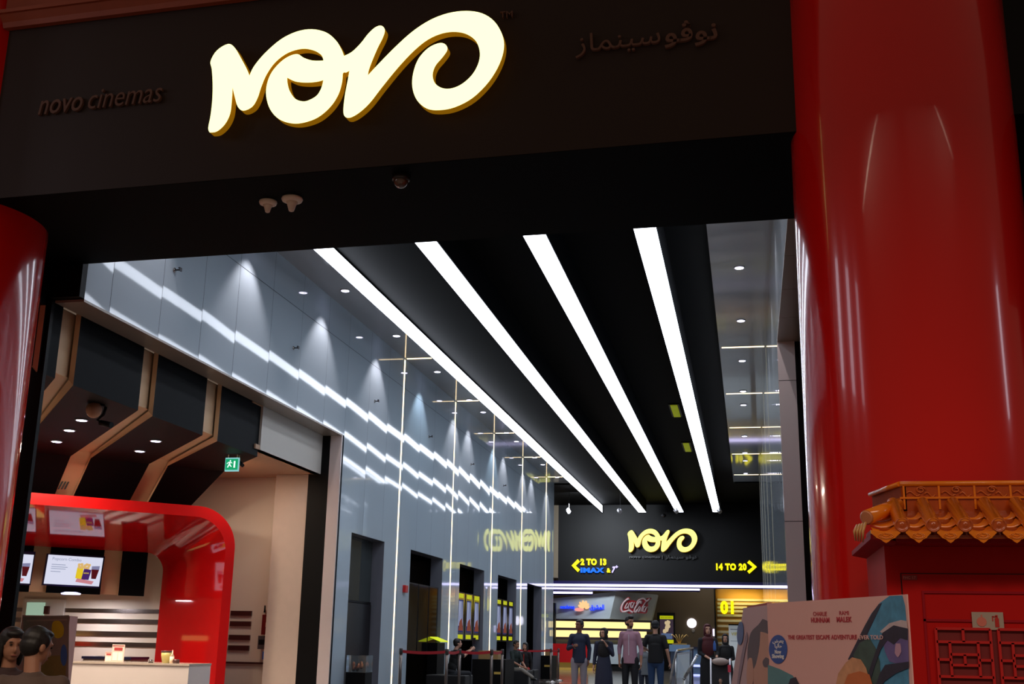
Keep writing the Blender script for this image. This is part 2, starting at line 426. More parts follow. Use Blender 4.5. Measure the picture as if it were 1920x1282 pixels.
# ---- sidewall sprinklers
for i, yv in enumerate([13.5, 17.75, 22.19, 26.4, 30.8, 35.2]):
    t = thing('sprinkler', (XW, yv, 6.0), 'small chrome sprinkler head on the left wall, %s from the entrance' % ords[i], 'sprinkler', 'sprinklers on the left wall')
    MB().lathe([(.035, 0), (.035, .012), (.02, .02)], (XW, yv, 6.0), 12, 'x').build('flange', CHROME, t)
    MB().tube([(XW+.01, yv, 6), (XW+.08, yv, 6)], .012, 8).tube([(XW+.08, yv-.03, 6.02), (XW+.08, yv+.03, 6.02)], .008, 6).box(XW+.085, XW+.10, yv-.03, yv+.03, 5.98, 6.03).build('nozzle', mat('gunmetal', (70, 70, 74), rough=.3, metal=.8), t)
# ---- black ceiling vents and hanging spotlights
for i, (px, py, yv) in enumerate(((1267, 773, 32.6), (1288, 842, 38.9))):
    t = thing('ceiling_vent', (-1.9, yv, 7.78), 'slatted ceiling vent with painted yellow green reflection beside the fourth light strip, %s one' % ('nearer' if i == 0 else 'farther'), 'vent', 'ceiling vents')
    MB().box(-2.05, -1.75, yv-.9, yv+.9, 7.755, 7.78).build('frame', BLACK, t)
    sl = MB()
    for k in range(14): sl.box(-2.0, -1.8, yv-.84+k*.125, yv-.84+k*.125+.07, 7.735, 7.755)
    sl.build('slats', mat('slat_lime_reflection', (215, 225, 30), rough=.4, emit=(200, 215, 0), es=.18), t)  # the yellow sign's reflection, put into slat colour and a faint glow
for i, px in enumerate((1067, 1163, 1269, 1350)):
    p = at(px, 958, 50)
    t = thing('hanging_spotlight', p, 'small spotlight on a wire before the far dark wall, %s from left' % ords[i].replace('nearest', 'first'), 'spotlight', 'hanging spotlights')
    MB().tube([p+Vector((0, 0, .08)), Vector((p.x, p.y, 7.78))], .008, 6).build('wire', mat('wire_grey', (90, 90, 96), rough=.4), t)
    MB().tube([p+Vector((-.09, 0, .05)), p+Vector((.02, -.1, -.05))], [.07, .09], 12).ell(p+Vector((-.04, 0, .06)), .08).build('lamp_head', mat('silver_grey', (165, 165, 170), rough=.3, metal=.6), t)
tag(MB().ell(at(1243, 966, 55.42), (.09, .09, .09)).build('dome_camera', mat('smoke_dome', (50, 50, 54), rough=.1)), 'small grey dome camera above the yellow sign on the far wall', 'camera')

# ================================================================== ENTRANCE
# fascia beam between the two red columns (its face turns a touch away from the hall axis)
FA, FB = Vector((-7.25, 9.40, 5.39)), Vector((.55, 9.08, 5.39))
BA, BB = Vector((-7.48, 11.44, 5.39)), Vector((.55, 11.14, 5.39))
fx = (FB-FA).normalized(); fn = Vector((fx.y, -fx.x, 0))      # fn points out to the mall
def on_fascia(x, y, off=0):
    d = ray(x, y); p0 = FA+fn*off; t = (p0-CAMP).dot(fn)/d.dot(fn); return CAMP+t*d
fm = MB()
f0 = [FA+Vector((-.9, .04, 0)), FB+Vector((.35, 0, 0)), BB+Vector((.35, 0, 0)), BA+Vector((-.9, 0, 0))]
fm.slab(f0, (0, 0, 3.2))
struct('wall_fascia', fm, FASC)
struct('ceiling_entrance', MB().slab([p+Vector((0, 0, -.004)) for p in [FA+Vector((-.9, .045, 0)), FB+Vector((.35, .005, 0)), BB+Vector((.35, 0, 0)), BA+Vector((-.9, 0, 0))]], (0, 0, .003)), CEILB)
struct('wall_entrance_left', MB().box(-9.4, XW-.37, 11.44, 11.5, 0, 8.3).box(XW-.37, XW-.0, 11.40, 11.5, 4.99, 8.3).box(-9.4, -7.9, 10.4, 11.44, 4.9, 5.4), BLACKW)
# second dark fascia to the right of the right column
struct('wall_fascia_east', MB().box(2.0, 8, 9.05, 11.1, 5.39, 8.6).box(2.2, 8, 10.6, 10.8, 0, 5.39), BLACK)
# orange brown cornice over the fascia, upper left
cz0 = on_fascia(13, 55).z; cz1 = on_fascia(500, 3).z
cm = MB()
def cornice(z0, z1, o0, o1):
    a, b = FA+Vector((-.12, 0, 0)), FA+fx*8.1
    pts = [(a, z0, o0), (b, z0-.06, o0), (b, z1-.06, o1), (a, z1, o1)]
    cm.add([Vector((a.x, a.y, z0))+fn*0, Vector((b.x, b.y, z0))+fn*0, Vector((b.x, b.y, z0))+fn*o0, Vector((a.x, a.y, z0))+fn*o0,
            Vector((a.x, a.y, z1))+fn*0, Vector((b.x, b.y, z1))+fn*0, Vector((b.x, b.y, z1))+fn*o1, Vector((a.x, a.y, z1))+fn*o1],
           [(0, 1, 2, 3), (4, 7, 6, 5), (0, 3, 7, 4), (1, 5, 6, 2), (3, 2, 6, 7), (0, 4, 5, 1)])
Z0 = (cz0+cz1)/2
cornice(Z0, Z0+.05, .06, .08); cornice(Z0+.05, Z0+.11, .08, .14); cornice(Z0+.11, Z0+.15, .17, .17); cornice(Z0+.15, Z0+.9, .06, .06)
struct('trim_8', cm, TERRA)

# red columns
def column(name, cx, cy, r, label):
    mb = MB(); prof = [(r+.02, 0), (r+.02, .3), (r, .34), (r, 1.8), (r, 3.1), (r-.001, 4.4), (r, 5.6), (r, 8.6)]
    mb.lathe(prof, (cx, cy, 0), 96)
    o = mb.build(name, RED); return tag(o, label, 'column', 'red entrance columns')
column('column', 1.375, 9.35, .895, 'thick glossy red round column at the right of the entrance')
column('column', -8.15, 9.95, .97, 'thick glossy red round column at the left edge, left of the entrance')

# ---- the big lit sign
OUT = [(165,345),(200,285),(262,248),(300,268),(340,335),(370,392),(384,427),(408,375),(470,300),(560,222),(650,178),(735,165),(815,183),(870,228),(902,280),(915,315),(960,292),(1010,243),(1050,192),(1090,155),(1125,145),(1145,168),(1135,210),(1105,270),(1075,340),(1055,395),(1050,424),(1100,370),(1200,268),(1300,178),(1400,113),(1500,75),(1600,62),(1690,75),(1760,120),(1805,195),(1815,270),(1790,360),(1730,460),(1640,550),(1540,603),(1450,620),(1380,610),(1325,562),(1300,490),(1305,410),(1335,330),(1390,270),(1450,243),(1485,250),(1497,280),(1470,322),(1430,370),(1414,420),(1425,465),(1460,493),(1510,499),(1570,478),(1630,428),(1668,365),(1680,300),(1660,235),(1610,195),(1545,180),(1470,188),(1390,222),(1310,285),(1220,380),(1130,490),(1060,580),(1000,635),(950,662),(920,655),(912,620),(920,540),(935,460),(946,398),(928,408),(910,412),(905,460),(885,530),(840,600),(770,660),(690,690),(620,694),(550,670),(500,615),(478,540),(483,470),(510,405),(560,348),(610,315),(655,305),(690,326),(740,341),(800,341),(788,310),(745,284),(680,275),(600,298),(530,350),(480,420),(450,490),(430,550),(400,600),(350,623),(318,600),(300,540),(289,492),(285,560),(275,640),(245,700),(200,740),(160,745),(152,720),(165,650),(175,560),(177,470),(172,390)]
HOLE = [(596,437),(640,458),(700,465),(760,461),(799,451),(788,495),(762,538),(715,565),(680,570),(640,555),(610,512),(598,470)]
def smooth(pts, n=4):
    out = []; L = len(pts)
    for i in range(L):
        p0, p1, p2, p3 = [Vector(pts[(i+k-1) % L]+(0,)) for k in range(4)]
        sharp = lambda a, b, c: (b-a).normalized().dot((c-b).normalized()) < .2
        m1 = Vector((0, 0, 0)) if sharp(p0, p1, p2) else (p2-p0)/2
        m2 = Vector((0, 0, 0)) if sharp(p1, p2, p3) else (p3-p1)/2
        for k in range(n):
            t = k/n; h = (2*t**3-3*t*t+1, t**3-2*t*t+t, -2*t**3+3*t*t, t**3-t*t)
            p = p1*h[0]+m1*h[1]+p2*h[2]+m2*h[3]; out.append((p.x, p.y))
    return out
base0 = on_fascia(340+152/3, 250, .13)
def to2d(p):
    q = on_fascia(340+p[0]/3, p[1]/3, .13)-base0; return (q.dot(fx), q.z)
LOGO = [[to2d(p) for p in smooth(c)] for c in (OUT, HOLE)]
lx0 = min(p[0] for p in LOGO[0]); lx1 = max(p[0] for p in LOGO[0]); lz0 = min(p[1] for p in LOGO[0]); lz1 = max(p[1] for p in LOGO[0])
def filled(contours, inset=0):
    c = bpy.data.curves.new('c', 'CURVE'); c.dimensions = '2D'; c.fill_mode = 'BOTH'; c.offset = inset
    for ct in contours:
        sp = c.splines.new('POLY'); sp.points.add(len(ct)-1); sp.use_cyclic_u = True
        for i, p in enumerate(ct): sp.points[i].co = (p[0], p[1], 0, 1)
    o = bpy.data.objects.new('c', c); COL.objects.link(o); bpy.context.view_layer.update()
    me = bpy.data.meshes.new_from_object(o.evaluated_get(bpy.context.evaluated_depsgraph_get()))
    vs = [v.co.copy() for v in me.vertices]; fs = [list(p.vertices) for p in me.polygons]
    bpy.data.objects.remove(o); bpy.data.curves.remove(c); return vs, fs
LF = filled(LOGO)
def logo_sign(label, origin, X, outv, s, th, stand, group=None, dark=None):
    X = Vector(X).normalized(); outv = Vector(outv).normalized(); O = Vector(origin)
    P = lambda p, d: O+X*(p[0]*s)+Vector((0, 0, p[1]*s))+outv*d
    t = thing('illuminated_sign', O, label, 'sign'); fm_ = NOVOF if s == 1 else NOVOF2
    mb = MB(); mb.add([P(v, stand+th+.002) for v in LF[0]], LF[1]); mb.build('lit_face', fm_, t)
    sd = MB()
    for ct in LOGO:
        n = len(ct); sd.add([P(p, stand) for p in ct]+[P(p, stand+th) for p in ct], [(i, (i+1) % n, (i+1) % n+n, i+n) for i in range(n)])
    sd.add([P(v, stand) for v in LF[0]], LF[1]); sd.build('side_band', NOVOS, t)
    return t
logo_sign('large glowing yellow NOVO script sign on the dark fascia over the entrance', base0-fn*.13, fx, fn, 1, .085, .045)
# small dark letters on the fascia
def fascia_text(s, pa, pb, hgt, label, name='raised_lettering', shear=0, bold=0):
    a = on_fascia(*pa, .0); b = on_fascia(*pb, .0)
    o = text(name, s, LETT, a, b-a, ZU, width=(b-a).length, height=hgt, depth=.03, shear=shear, bold=bold)
    return tag(o, label, 'lettering')
def px_h(x, y0, y1): return on_fascia(x, y0).z-on_fascia(x, y1).z
fascia_text('novo', (74, 218), (156, 209), px_h(115, 186, 212), 'dark raised word novo on the fascia, left of the glowing sign', shear=.2, bold=.006)
fascia_text('cinemas', (167, 207), (305, 192), px_h(240, 170, 205), 'dark raised word cinemas on the fascia, left of the glowing sign', shear=.2, bold=-.004)
fascia_text('\ufeaf\ufe8e\ufee4\ufee8\ufef4\ufeb3', (1080, 112), (1239, 93), px_h(1160, 66, 110), 'thin dark raised Arabic word on the fascia, right of the glowing sign')
fascia_text('\ufeee\ufb6c\ufeee\ufee7', (1247, 93), (1346, 86), px_h(1300, 44, 93), 'bold dark raised Arabic word on the fascia, near the right column', bold=.02)
fascia_text('TM', (939, 36), (962, 34), px_h(950, 24, 35), 'tiny dark trademark letters at the upper right of the glowing sign')

# devices under the entrance soffit
def funnel(px, py, s, label):
    p = on(px, py, 2, 5.385); t = thing('ceiling_antenna', p, label, 'antenna', 'cream ceiling antennas')
    MB().lathe([(.10*s, 0), (.105*s, -.015), (.095*s, -.035), (.06*s, -.045)], p, 28).build('base_plate', mat('cream_plastic', (250, 226, 206), rough=.45), t)
    MB().lathe([(.062*s, -.04), (.045*s, -.07*s), (.033*s, -.11*s), (.026*s, -.135*s), (.015*s, -.142*s)], p, 24).build('cone', MATS['cream_plastic'], t)
funnel(503, 377, .85, 'smaller cream funnel shaped antenna under the black soffit, the left one')
funnel(548, 371, 1.0, 'larger cream funnel shaped antenna under the black soffit, the right one')
p = on(752, 330, 2, 5.385); t = thing('dome_camera', p, 'dark glass dome camera under the black entrance soffit', 'camera')
MB().lathe([(.085, 0), (.085, -.04), (.075, -.05)], p, 28).build('housing', mat('camera_dark', (40, 30, 28), rough=.3), t)
MB().ell(p+Vector((0, 0, -.05)), (.07, .07, .07), 24, 14).build('dome', mat('dome_glass', (90, 62, 48), rough=.05, coat=1), t)

# ================================================================== LEFT SHOP (snack bar), seen through the opening
XB = -7.9; ZB = 4.11; NB = 20.05; NM = 22.3; ZT = 2.8; ZQ = 1.935
blocks = [((11.4, 11.75), (2.6, 3.15), (2.6, 3.15), 'first dark overhead panel beside the left column, mostly hidden'),
          ((12.13, 13.67), (3.48, 4.33), (3.48, 4.37), 'dark folded overhead panel carrying three downlights and the cameras'),
          ((14.06, 15.56), (4.66, 5.65), (4.66, 5.62), 'dark folded overhead panel carrying two downlights'),
          ((16.06, 17.56), (5.98, 7.0), (5.95, 6.43), 'dark folded overhead panel next to the exit sign')]
for (y0, y1), (ua, ub), (ma, mb_), lab in blocks:
    a0, a1 = Vector((XB, y0, 5.07)), Vector((XB, y1, 5.07)); b0, b1 = Vector((XB, y0, ZB)), Vector((XB, y1, ZB))
    c0, c1 = un(ua, NB, ZB), un(ub, NB, ZB); d0, d1 = un(ma, NM, ZT), un(mb_, NM, ZT); e0, e1 = un(ma, NM, ZQ), un(mb_, NM, ZQ)
    up = Vector((0, 0, .07)); wv = Vector((-.07, 0, 0)); nn = N*.07
    f = [a0, b0, c0, d0, e0]; g = [a1, b1, c1, d1, e1]
    bo = [a0+wv, b0+wv+up, c0+up+N*.02, d0+nn*.8+up*.5, e0+nn]; bo2 = [a1+wv, b1+wv+up, c1+up+N*.02, d1+nn*.8+up*.5, e1+nn]
    vs = f+g+bo+bo2; fs = []
    for i in range(4):
        fs += [(i, i+1, i+6, i+5), (i+10, i+15, i+16, i+11)]
    fs += [(0, 5, 15, 10), (4, 14, 19, 9)]
    t = thing('overhead_panel', (XB, y0, ZB), lab, 'overhead panel', 'dark folded panels over the snack bar')
    MB().add(vs, fs).build('folded_sheet', NAVYB, t)
    er = MB()
    for i in range(4): er.add([vs[i], vs[i+1], vs[i+11], vs[i+10]], [(0, 1, 2, 3)]).add([vs[i+5], vs[i+6], vs[i+16], vs[i+15]], [(0, 1, 2, 3)])
    er.build('edge_trim', CREAM, t)
# cream backing behind the dark panels
def profile_sheet(offx, offz, offn, ua, ub):
    mb = MB(); x = XB-offx
    f = [Vector((x, 11.6, 5.0)), Vector((x, 11.6, ZB+offz)), un(ua, NB, ZB+offz), un(ua, NM+offn, ZT+offz*.5), un(ua, NM+offn, ZQ+.01)]
    g = [Vector((x, 17.58, 5.0)), Vector((x, 17.58, ZB+offz)), un(ub, NB, ZB+offz), un(ub-.55, NM+offn, ZT+offz*.5), un(ub-.55, NM+offn, ZQ+.01)]
    mb.add(f+g, [(i, i+1, i+6, i+5) for i in range(4)])
    o = mb.build('wall_snack_backing', CREAM); s = o.modifiers.new('t', 'SOLIDIFY'); s.thickness = .02; s.offset = 0
    return tag(o, kind='structure')
profile_sheet(.11, .11, .10, 2.2, 7.0)
# shop shell
struct('wall_shop_north', MB().box(-17, -8.62, 20.75, 20.95, 0, 5.1), WALLP)
struct('trim_9', MB().box(-8.75, -8.1, 20.38, 20.75, 0, 4.22), mat('pilaster', (205, 184, 168), rough=.6))
struct('wall_shop_band', MB().box(-8.0, -7.86, 17.56, 20.42, 4.225, 5.0), CREAMW)
struct('ceiling_shop', MB().box(-17, -7.87, 17.4, 20.8, 4.225, 4.3).box(-17, -7.87, 17.2, 20.8, 4.95, 5.1), mat('shop_ceiling', (196, 160, 130), rough=.6))
struct('ceiling_shop_high', MB().box(-17, -8.2, 11.5, 17.2, 5.0, 5.1), BLACKW)
struct('wall_shop_west', MB().box(-17.1, -17, 11.5, 21, 0, 5), WALLP)
struct('wall_shop_south', MB().box(-17, -9.3, 11.44, 11.5, 0, 5), WALLP)
# steel and brown stripes on the back wall
zs = [(1.63, 1.705), (1.43, 1.515), (1.19, 1.285), (1.0, 1.085)]
for i, (z0, z1) in enumerate(zs):
    tag(MB().box(-14.6, -9.95, 20.73, 20.75, z0, z1).build('wall_strip', STEEL), 'brushed steel strip on the shop wall behind the counter, %s from the top' % ['first', 'second', 'third', 'lowest'][i], 'wall strip', 'steel strips behind the counter')
    zz = [(1.61, 1.70), (1.42, 1.51), (1.17, 1.26), (.98, 1.07)][i]
    tag(MB().box(-9.62, -9.2, 20.71, 20.75, *zz).build('wall_strip', BROWN), 'short dark brown strip on the pale wall right of the red arch, %s from the top' % ['first', 'second', 'third', 'lowest'][i], 'wall strip', 'brown strips beside the red arch')
tag(MB().box(-9.7, -8.76, 20.70, 20.75, .74, .775).build('wall_rail', BROWN), 'thin dark wall rail running low on the pale shop wall', 'rail')
# lit service hatch with frame
t = thing('service_door', at(85, 1180, 20.72), 'pale service door with a green white window at the back of the shop', 'door')
a = at(45, 1122, 20.7); b = at(104, 1282, 20.7)
MB().box(a.x, b.x, 20.69, 20.74, .0, a.z).build('door_leaf', mat('door_cream', (214, 206, 196), rough=.5), t)
a = at(52, 1129, 20.68); b = at(82, 1152, 20.68)
MB().box(a.x, b.x, 20.66, 20.69, b.z-.3, a.z).build('window_pane', mat('lit_green_glass', (150, 180, 165), rough=.2, emit=(170, 205, 180), es=.55), t)
a = at(84, 1136, 20.66)
MB().box(a.x, a.x+.1, 20.64, 20.69, a.z-.15, a.z).build('closer', BROWN, t)

# red arch
t = thing('counter_arch', un(7.3, 20.1, 0), 'glossy red rounded arch framing the snack bar', 'arch', rz=0)
NF, NBK = 20.1, 22.15
uR, zT_ = 7.335, 3.46      # outer edge
def arch_curve(u1, z1, r, nseg=14):
    pts = [(1.0, z1), (3.2, z1), (u1-r, z1)]
    for k in range(1, nseg+1):
        a = PI/2*(1-k/nseg); pts.append((u1-r+r*math.cos(a), z1-r+r*math.sin(a)))
    return pts+[(u1, 1.2), (u1, 0)]
co = arch_curve(uR, zT_, .72); ci = arch_curve(uR-.17, zT_-.19, .60); cb = arch_curve(6.70, 2.74, .35); cbo = arch_curve(uR, zT_, .72)
n = len(co)
vs = [un(u, NF, z) for u, z in co]+[un(u, NF, z) for u, z in ci]
MB().add(vs, [(i, i+1, i+1+n, i+n) for i in range(n-1)]).build('front_band', mat('red_front_band', (176, 14, 14), rough=.25, coat=.2, var=.03), t)
def strip_mesh(A, B, nm, m, smooth=True):
    mb = MB(); mb.add(A+B, [(i, i+1, i+1+len(A), i+len(A)) for i in range(len(A)-1)], smooth); return mb.build(nm, m, t)
strip_mesh([un(u, NF, z) for u, z in ci], [un(u, NBK, z) for u, z in cb], 'inner_lining', BOOTH)
strip_mesh([un(u, NF, z) for u, z in co], [un(u, NBK, z) for u, z in cbo], 'outer_shell', MATS['red_front_band'])

# menu screens
def menu_screen(c, label):
    TL, TR, BR, BL = [at(*p, 1) for p in c]
    P = []
    for p in c:
        u, z = onn(p[0], p[1], 21.95); P.append(un(u, 21.95, z))
    TL, TR, BR, BL = P
    t = thing('menu_screen', BL, label, 'screen', 'menu screens over the counter')
    o = MB().slab([BL, BR, TR, TL], N*.08).build('bezel', mat('bezel', (24, 20, 60), rough=.25), t)
    X = (BR-BL); Z = (TL-BL); E = -N*.006
    q = lambda a, b, e=1: BL+X*a+Z*b+E*e
    MB().quad(q(.02, .05), q(.98, .05), q(.98, .97), q(.02, .97)).build('display', glow('screen_white', (220, 222, 242), .95), t)
    def flat(nm, pts, m, e=1.6):
        return MB().slab([q(a, b, e) for a, b in pts], E*.5).build(nm, m, t)
    yb = glow('print_yellow', (248, 214, 40), .8); pu = glow('print_purple', (84, 44, 128), .6); pc = glow('print_popcorn', (240, 196, 120), .8)
    co_ = glow('print_cola', (110, 20, 30), .5); pk = glow('print_pink', (232, 150, 160), .7); gr = glow('print_grey', (166, 176, 206), .7)
    flat('popcorn_box', [(.54, .28), (.66, .22), (.66, .6), (.55, .62)], yb)
    flat('popcorn_box', [(.645, .24), (.775, .24), (.80, .56), (.67, .60)], pu, 2.4)
    mbp = MB(); rr = random.Random(5)
    for k in range(26):
        c0 = q(.57+rr.random()*.19, .60+rr.random()*.13, 3); mbp.ell(c0, .022, 8, 5)
    mbp.build('popcorn', pc, t)
    flat('drink_cup', [(.82, .28), (.90, .28), (.935, .58), (.80, .58)], co_, 2.4)
    flat('drink_lid', [(.80, .58), (.935, .58), (.94, .70), (.80, .68)], glow('print_lid', (150, 150, 190), .7), 2.5)
    flat('tray_card', [(.55, .16), (.84, .10), (.87, .20), (.57, .27)], pk, 2.8)
    for k, (wd, yy) in enumerate(((.24, .66), (.28, .59), (.25, .53), (.17, .44))):
        flat('text_line', [(.10, yy), (.10+wd, yy), (.10+wd, yy+.02), (.10, yy+.02)], gr, 1.5)
    text('heading', 'Popcorn Combo', gr, q(.1, .78, 1.5), X, Z, width=X.length*.5, depth=.004, parent=t)
    text('logo_text', 'NOVO', yb, q(.675, .43, 3), X, Z, width=X.length*.09, depth=.004, parent=t, bold=.03)
menu_screen([(89, 1037.4), (197, 1043), (187, 1102.3), (79, 1096.8)], 'wall menu screen titled Popcorn Combo, fully visible beside the cream strip')
menu_screen([(-40, 1031.5), (67, 1034), (57, 1097), (-50, 1091.5)], 'wall menu screen cut off by the left column')
p = un(*onn(133, 1112, 21.7)[:1], 21.7, 0); uu, zz = onn(133, 1112, 21.7)
tag(MB().lathe([(.16, -.02), (.17, 0), (.10, .02)], un(uu, 21.7, zz), 20).build('spot_lamp', glow('lamp_blue_white', (196, 190, 255), 4)), 'small bright lamp under the full menu screen', 'lamp')

# white counter with things on it
CY = 17.0
a = at(150, 1240, CY); b = at(355, 1244, CY); zc = (a.z+b.z)/2
t = thing('serving_counter', (-9.6, CY+.3, 0), 'white serving counter in front of the red arch', 'counter')
MB().box(-10.6, b.x, CY, CY+.75, 0, zc-.03).build('body', WHITE, t)
MB().box(-10.6, b.x+.01, CY-.015, CY+.75, zc-.03, zc).build('countertop', mat('stone_top', (190, 176, 160), rough=.12), t)
def menu_card(px0, px1, py0, py1, Y, label, hole=False):
    A = at(px0, py1, Y); B = at(px1, py1, Y); C_ = at(px1, py0, Y)
    t = thing('menu_card', (A.x/2+B.x/2, Y, zc), label, 'menu card', 'menu cards on the white counter')
    MB().box(A.x, B.x, Y, Y+.012, zc, C_.z).build('card', mat('card_pink', (240, 205, 190), rough=.5), t)
    W = B.x-A.x; H = C_.z-zc
    MB().box(A.x+.1*W, A.x+.48*W, Y-.004, Y, zc+.08*H, zc+.55*H).box(A.x+.54*W, A.x+.9*W, Y-.004, Y, zc+.08*H, zc+.55*H).build('price_table', mat('card_cream', (250, 236, 220), rough=.5), t)
    MB().box(A.x+.18*W, A.x+.85*W, Y-.004, Y, zc+.66*H, zc+.82*H).box(A.x+.04*W, A.x+.96*W, Y-.003, Y, zc+.9*H, zc+.94*H).build('heading', mat('card_red', (170, 60, 60), rough=.5), t)
menu_card(208, 231, 1208, 1240, CY+.2, 'taller pink and cream menu card standing on the white counter')
menu_card(196, 209, 1222, 1240, CY+.35, 'small menu card behind the taller one on the white counter')
p = at(311, 1240, CY+.35)
t = thing('sauce_jar', (p.x, p.y, zc), 'pale green jar with dark lid at the counter end', 'jar', 'condiments on the counter')
MB().lathe([(.055, 0), (.08, .1), (.082, .16)], (p.x, p.y, zc), 18).build('glass', mat('jar_green', (190, 180, 110), rough=.2), t)
MB().lathe([(.084, .16), (.084, .185)], (p.x, p.y, zc), 18).build('lid', BROWN, t)
p = at(322, 1240, CY+.3)
t = thing('sauce_bottle', (p.x, p.y, zc), 'cream squeeze bottle with pointed tip beside the jar', 'bottle', 'condiments on the counter')
MB().lathe([(.035, 0), (.038, .03), (.035, .1)], (p.x, p.y, zc), 16).build('body', mat('bottle_cream', (225, 200, 170), rough=.4), t)
MB().lathe([(.035, .1), (.012, .14), (.005, .2)], (p.x, p.y, zc), 16).build('tip', MATS['bottle_cream'], t)
p = at(330, 1241, CY+.25)
tag(MB().lathe([(.05, 0), (.055, .03), (.05, .06)], (p.x, p.y, zc), 18).build('small_bowl', BROWN), 'small brown bowl at the right end of the counter', 'bowl', 'condiments on the counter')
p = at(283, 1241, CY+.2)
t = thing('table_bell', (p.x, p.y, zc), 'small shiny metal service bell on the white counter', 'bell')
MB().ell((p.x, p.y, zc+.02), (.035, .035, .03), 16, 8).build('dome', CHROME, t)
MB().lathe([(.038, 0), (.038, .012)], (p.x, p.y, zc), 16).build('base', BLACK, t)
a = at(156, 1232, 18.4); b = at(245, 1232, 18.4)
t = thing('back_counter', ((a.x+b.x)/2, 18.6, 0), 'low grey back counter with a dark blue top behind the menu cards', 'counter')
MB().box(a.x, b.x, 18.4, 19.0, 0, a.z-.02).build('body', mat('grey_brown', (140, 122, 108), rough=.4), t)
MB().box(a.x-.02, b.x+.02, 18.38, 19.0, a.z-.02, a.z+.02).build('top', mat('navy_top', (22, 20, 46), rough=.3), t)
# pale red drink fridge glow far left
a = at(8, 1195, 19.5); b = at(36, 1195, 19.5)
t = thing('drinks_cooler', ((a.x+b.x)/2, 19.7, 0), 'small red drinks cooler with lit top, seen behind the seated woman', 'cooler')
MB().box(a.x, b.x, 19.5, 20.0, 0, a.z).build('cabinet', mat('cooler_red', (225, 30, 16), rough=.3, emit=(225, 30, 10), es=.3), t)
MB().box(a.x, b.x, 19.48, 20.0, a.z, a.z+.1).build('lit_top', glow('cooler_amber', (250, 205, 120), 1), t)

# downlights in the dark panels
for (px, py), nm in (((106, 828), 'lowest left of three'), ((130, 807), 'middle of three'), ((153, 788), 'upper right of three'), ((262, 846), 'lower of two'), ((292, 827), 'upper of two')):
    q = on(px, py, 2, ZB-.012)
    downlight(q.x, q.y, ZB, 'bright downlight in the dark snack bar panels, %s' % nm, 'downlights over the snack bar', r=.075, power=260, col=(1, .80, .64))
# unseen fill lights added to brighten the snack bar and its back wall
area('shop_fill_light', (-10.4, 16.2, 4.05), .5, 150, (1, .82, .66), (0, 0, 0), 1.2)
area('shop_fill_light', (-8.8, 18.9, 4.2), .3, 26, (1, .78, .6), (0, 0, 0), .3)
area('shop_fill_light', (-12.2, 20.0, 1.88), .3, 24, (.95, .92, 1), (0, 0, 0), .3)
# air grille, exit sign, cameras, bell, fire box
u_, z_ = onn(128, 895, 20.75)
gm = MB()
for k in range(3):
    gm.slab([un(*onn(x, y, 20.8)[:1], 20.8, onn(x, y, 20.8)[1]) for x, y in ((108+k*6, 917), (111+k*6, 917), (144+k*5, 857), (141+k*5, 857))], N*.02)
tag(gm.build('air_grille', BLACK), 'three narrow black air slots in the cream strip above the red arch', 'grille')
q = at(435, 870, 17.3)
t = thing('exit_sign', (q.x, q.y, q.z-.14), 'small green exit sign with running figure hanging beside the dark panels', 'exit sign')
A = at(423, 858, 17.3); B = at(446, 883, 17.3)
MB().box(A.x, B.x, 17.3, 17.34, B.z, A.z).build('case', glow('exit_case', (150, 220, 220), .8), t)
W = B.x-A.x; H = A.z-B.z
MB().box(A.x+.04*W, A.x+.96*W, 17.294, 17.3, B.z+.1*H, A.z-.1*H).build('green_face', glow('exit_green', (20, 170, 110), .9), t)
fg = MB(); X0, Z0_ = A.x, B.z
def qd(pts): fg.slab([(X0+a*W, 17.292, Z0_+b*H) for a, b in pts], (0, -.003, 0))
qd([(.18, .28), (.26, .26), (.34, .45), (.28, .5)]); qd([(.28, .45), (.4, .45), (.42, .68), (.32, .7)]); qd([(.36, .4), (.5, .3), (.52, .36), (.4, .5)]); qd([(.16, .52), (.32, .66), (.30, .7), (.14, .58)]); qd([(.4, .66), (.54, .56), (.56, .6), (.42, .72)])
fg.ell((X0+.4*W, 17.29, Z0_+.77*H), (.012, .004, .012), 10, 6)
qd([(.66, .25), (.78, .25), (.78, .75), (.66, .75)])
fg.build('figure', glow('exit_white', (225, 255, 240), 1.2), t)
MB().tube([(A.x+.04, 17.32, A.z), (A.x+.04, 17.32, A.z+.12)], .008, 6).tube([(B.x-.04, 17.32, A.z), (B.x-.04, 17.32, A.z+.12)], .008, 6).build('hanger', CREAM, t)
q = at(452, 868, 17.4)
t = thing('security_camera', q, 'small black bullet camera hanging right of the exit sign', 'camera')
MB().tube([q+Vector((-.04, 0, .16)), q+Vector((-.03, 0, .02))], .012, 8).build('bracket', CREAM, t)
MB().tube([q+Vector((-.05, 0, .03)), q+Vector((.05, -.03, -.05))], .03, 12).build('camera_body', BLACK, t)
q = on(176, 768, 2, ZB-.08)
t = thing('floodlight_speaker', q, 'round pale bracket speaker under the dark overhead panel', 'speaker')
MB().ell(q, (.10, .10, .11), 18, 10).build('shell', mat('beige_plastic', (190, 140, 110), rough=.5), t)
MB().tube([q+Vector((0, 0, .08)), q+Vector((.12, .05, .06))], .015, 8).build('arm', BLACK, t)
q = on(196, 784, 2, ZB-.15)
t = thing('security_camera', q, 'black camera on a curled bracket beside the pale round speaker', 'camera')
MB().tube([q+Vector((0, 0, .15)), q+Vector((-.02, 0, .05)), q+Vector((-.10, 0, -.02)), q+Vector((0, 0, -.08))], .02, 10).build('bracket', BLACK, t)
MB().tube([q+Vector((-.05, 0, -.06)), q+Vector((.13, -.03, -.10))], .04, 14).build('camera_body', BLACK, t)
q = at(515, 1068, 20.72)
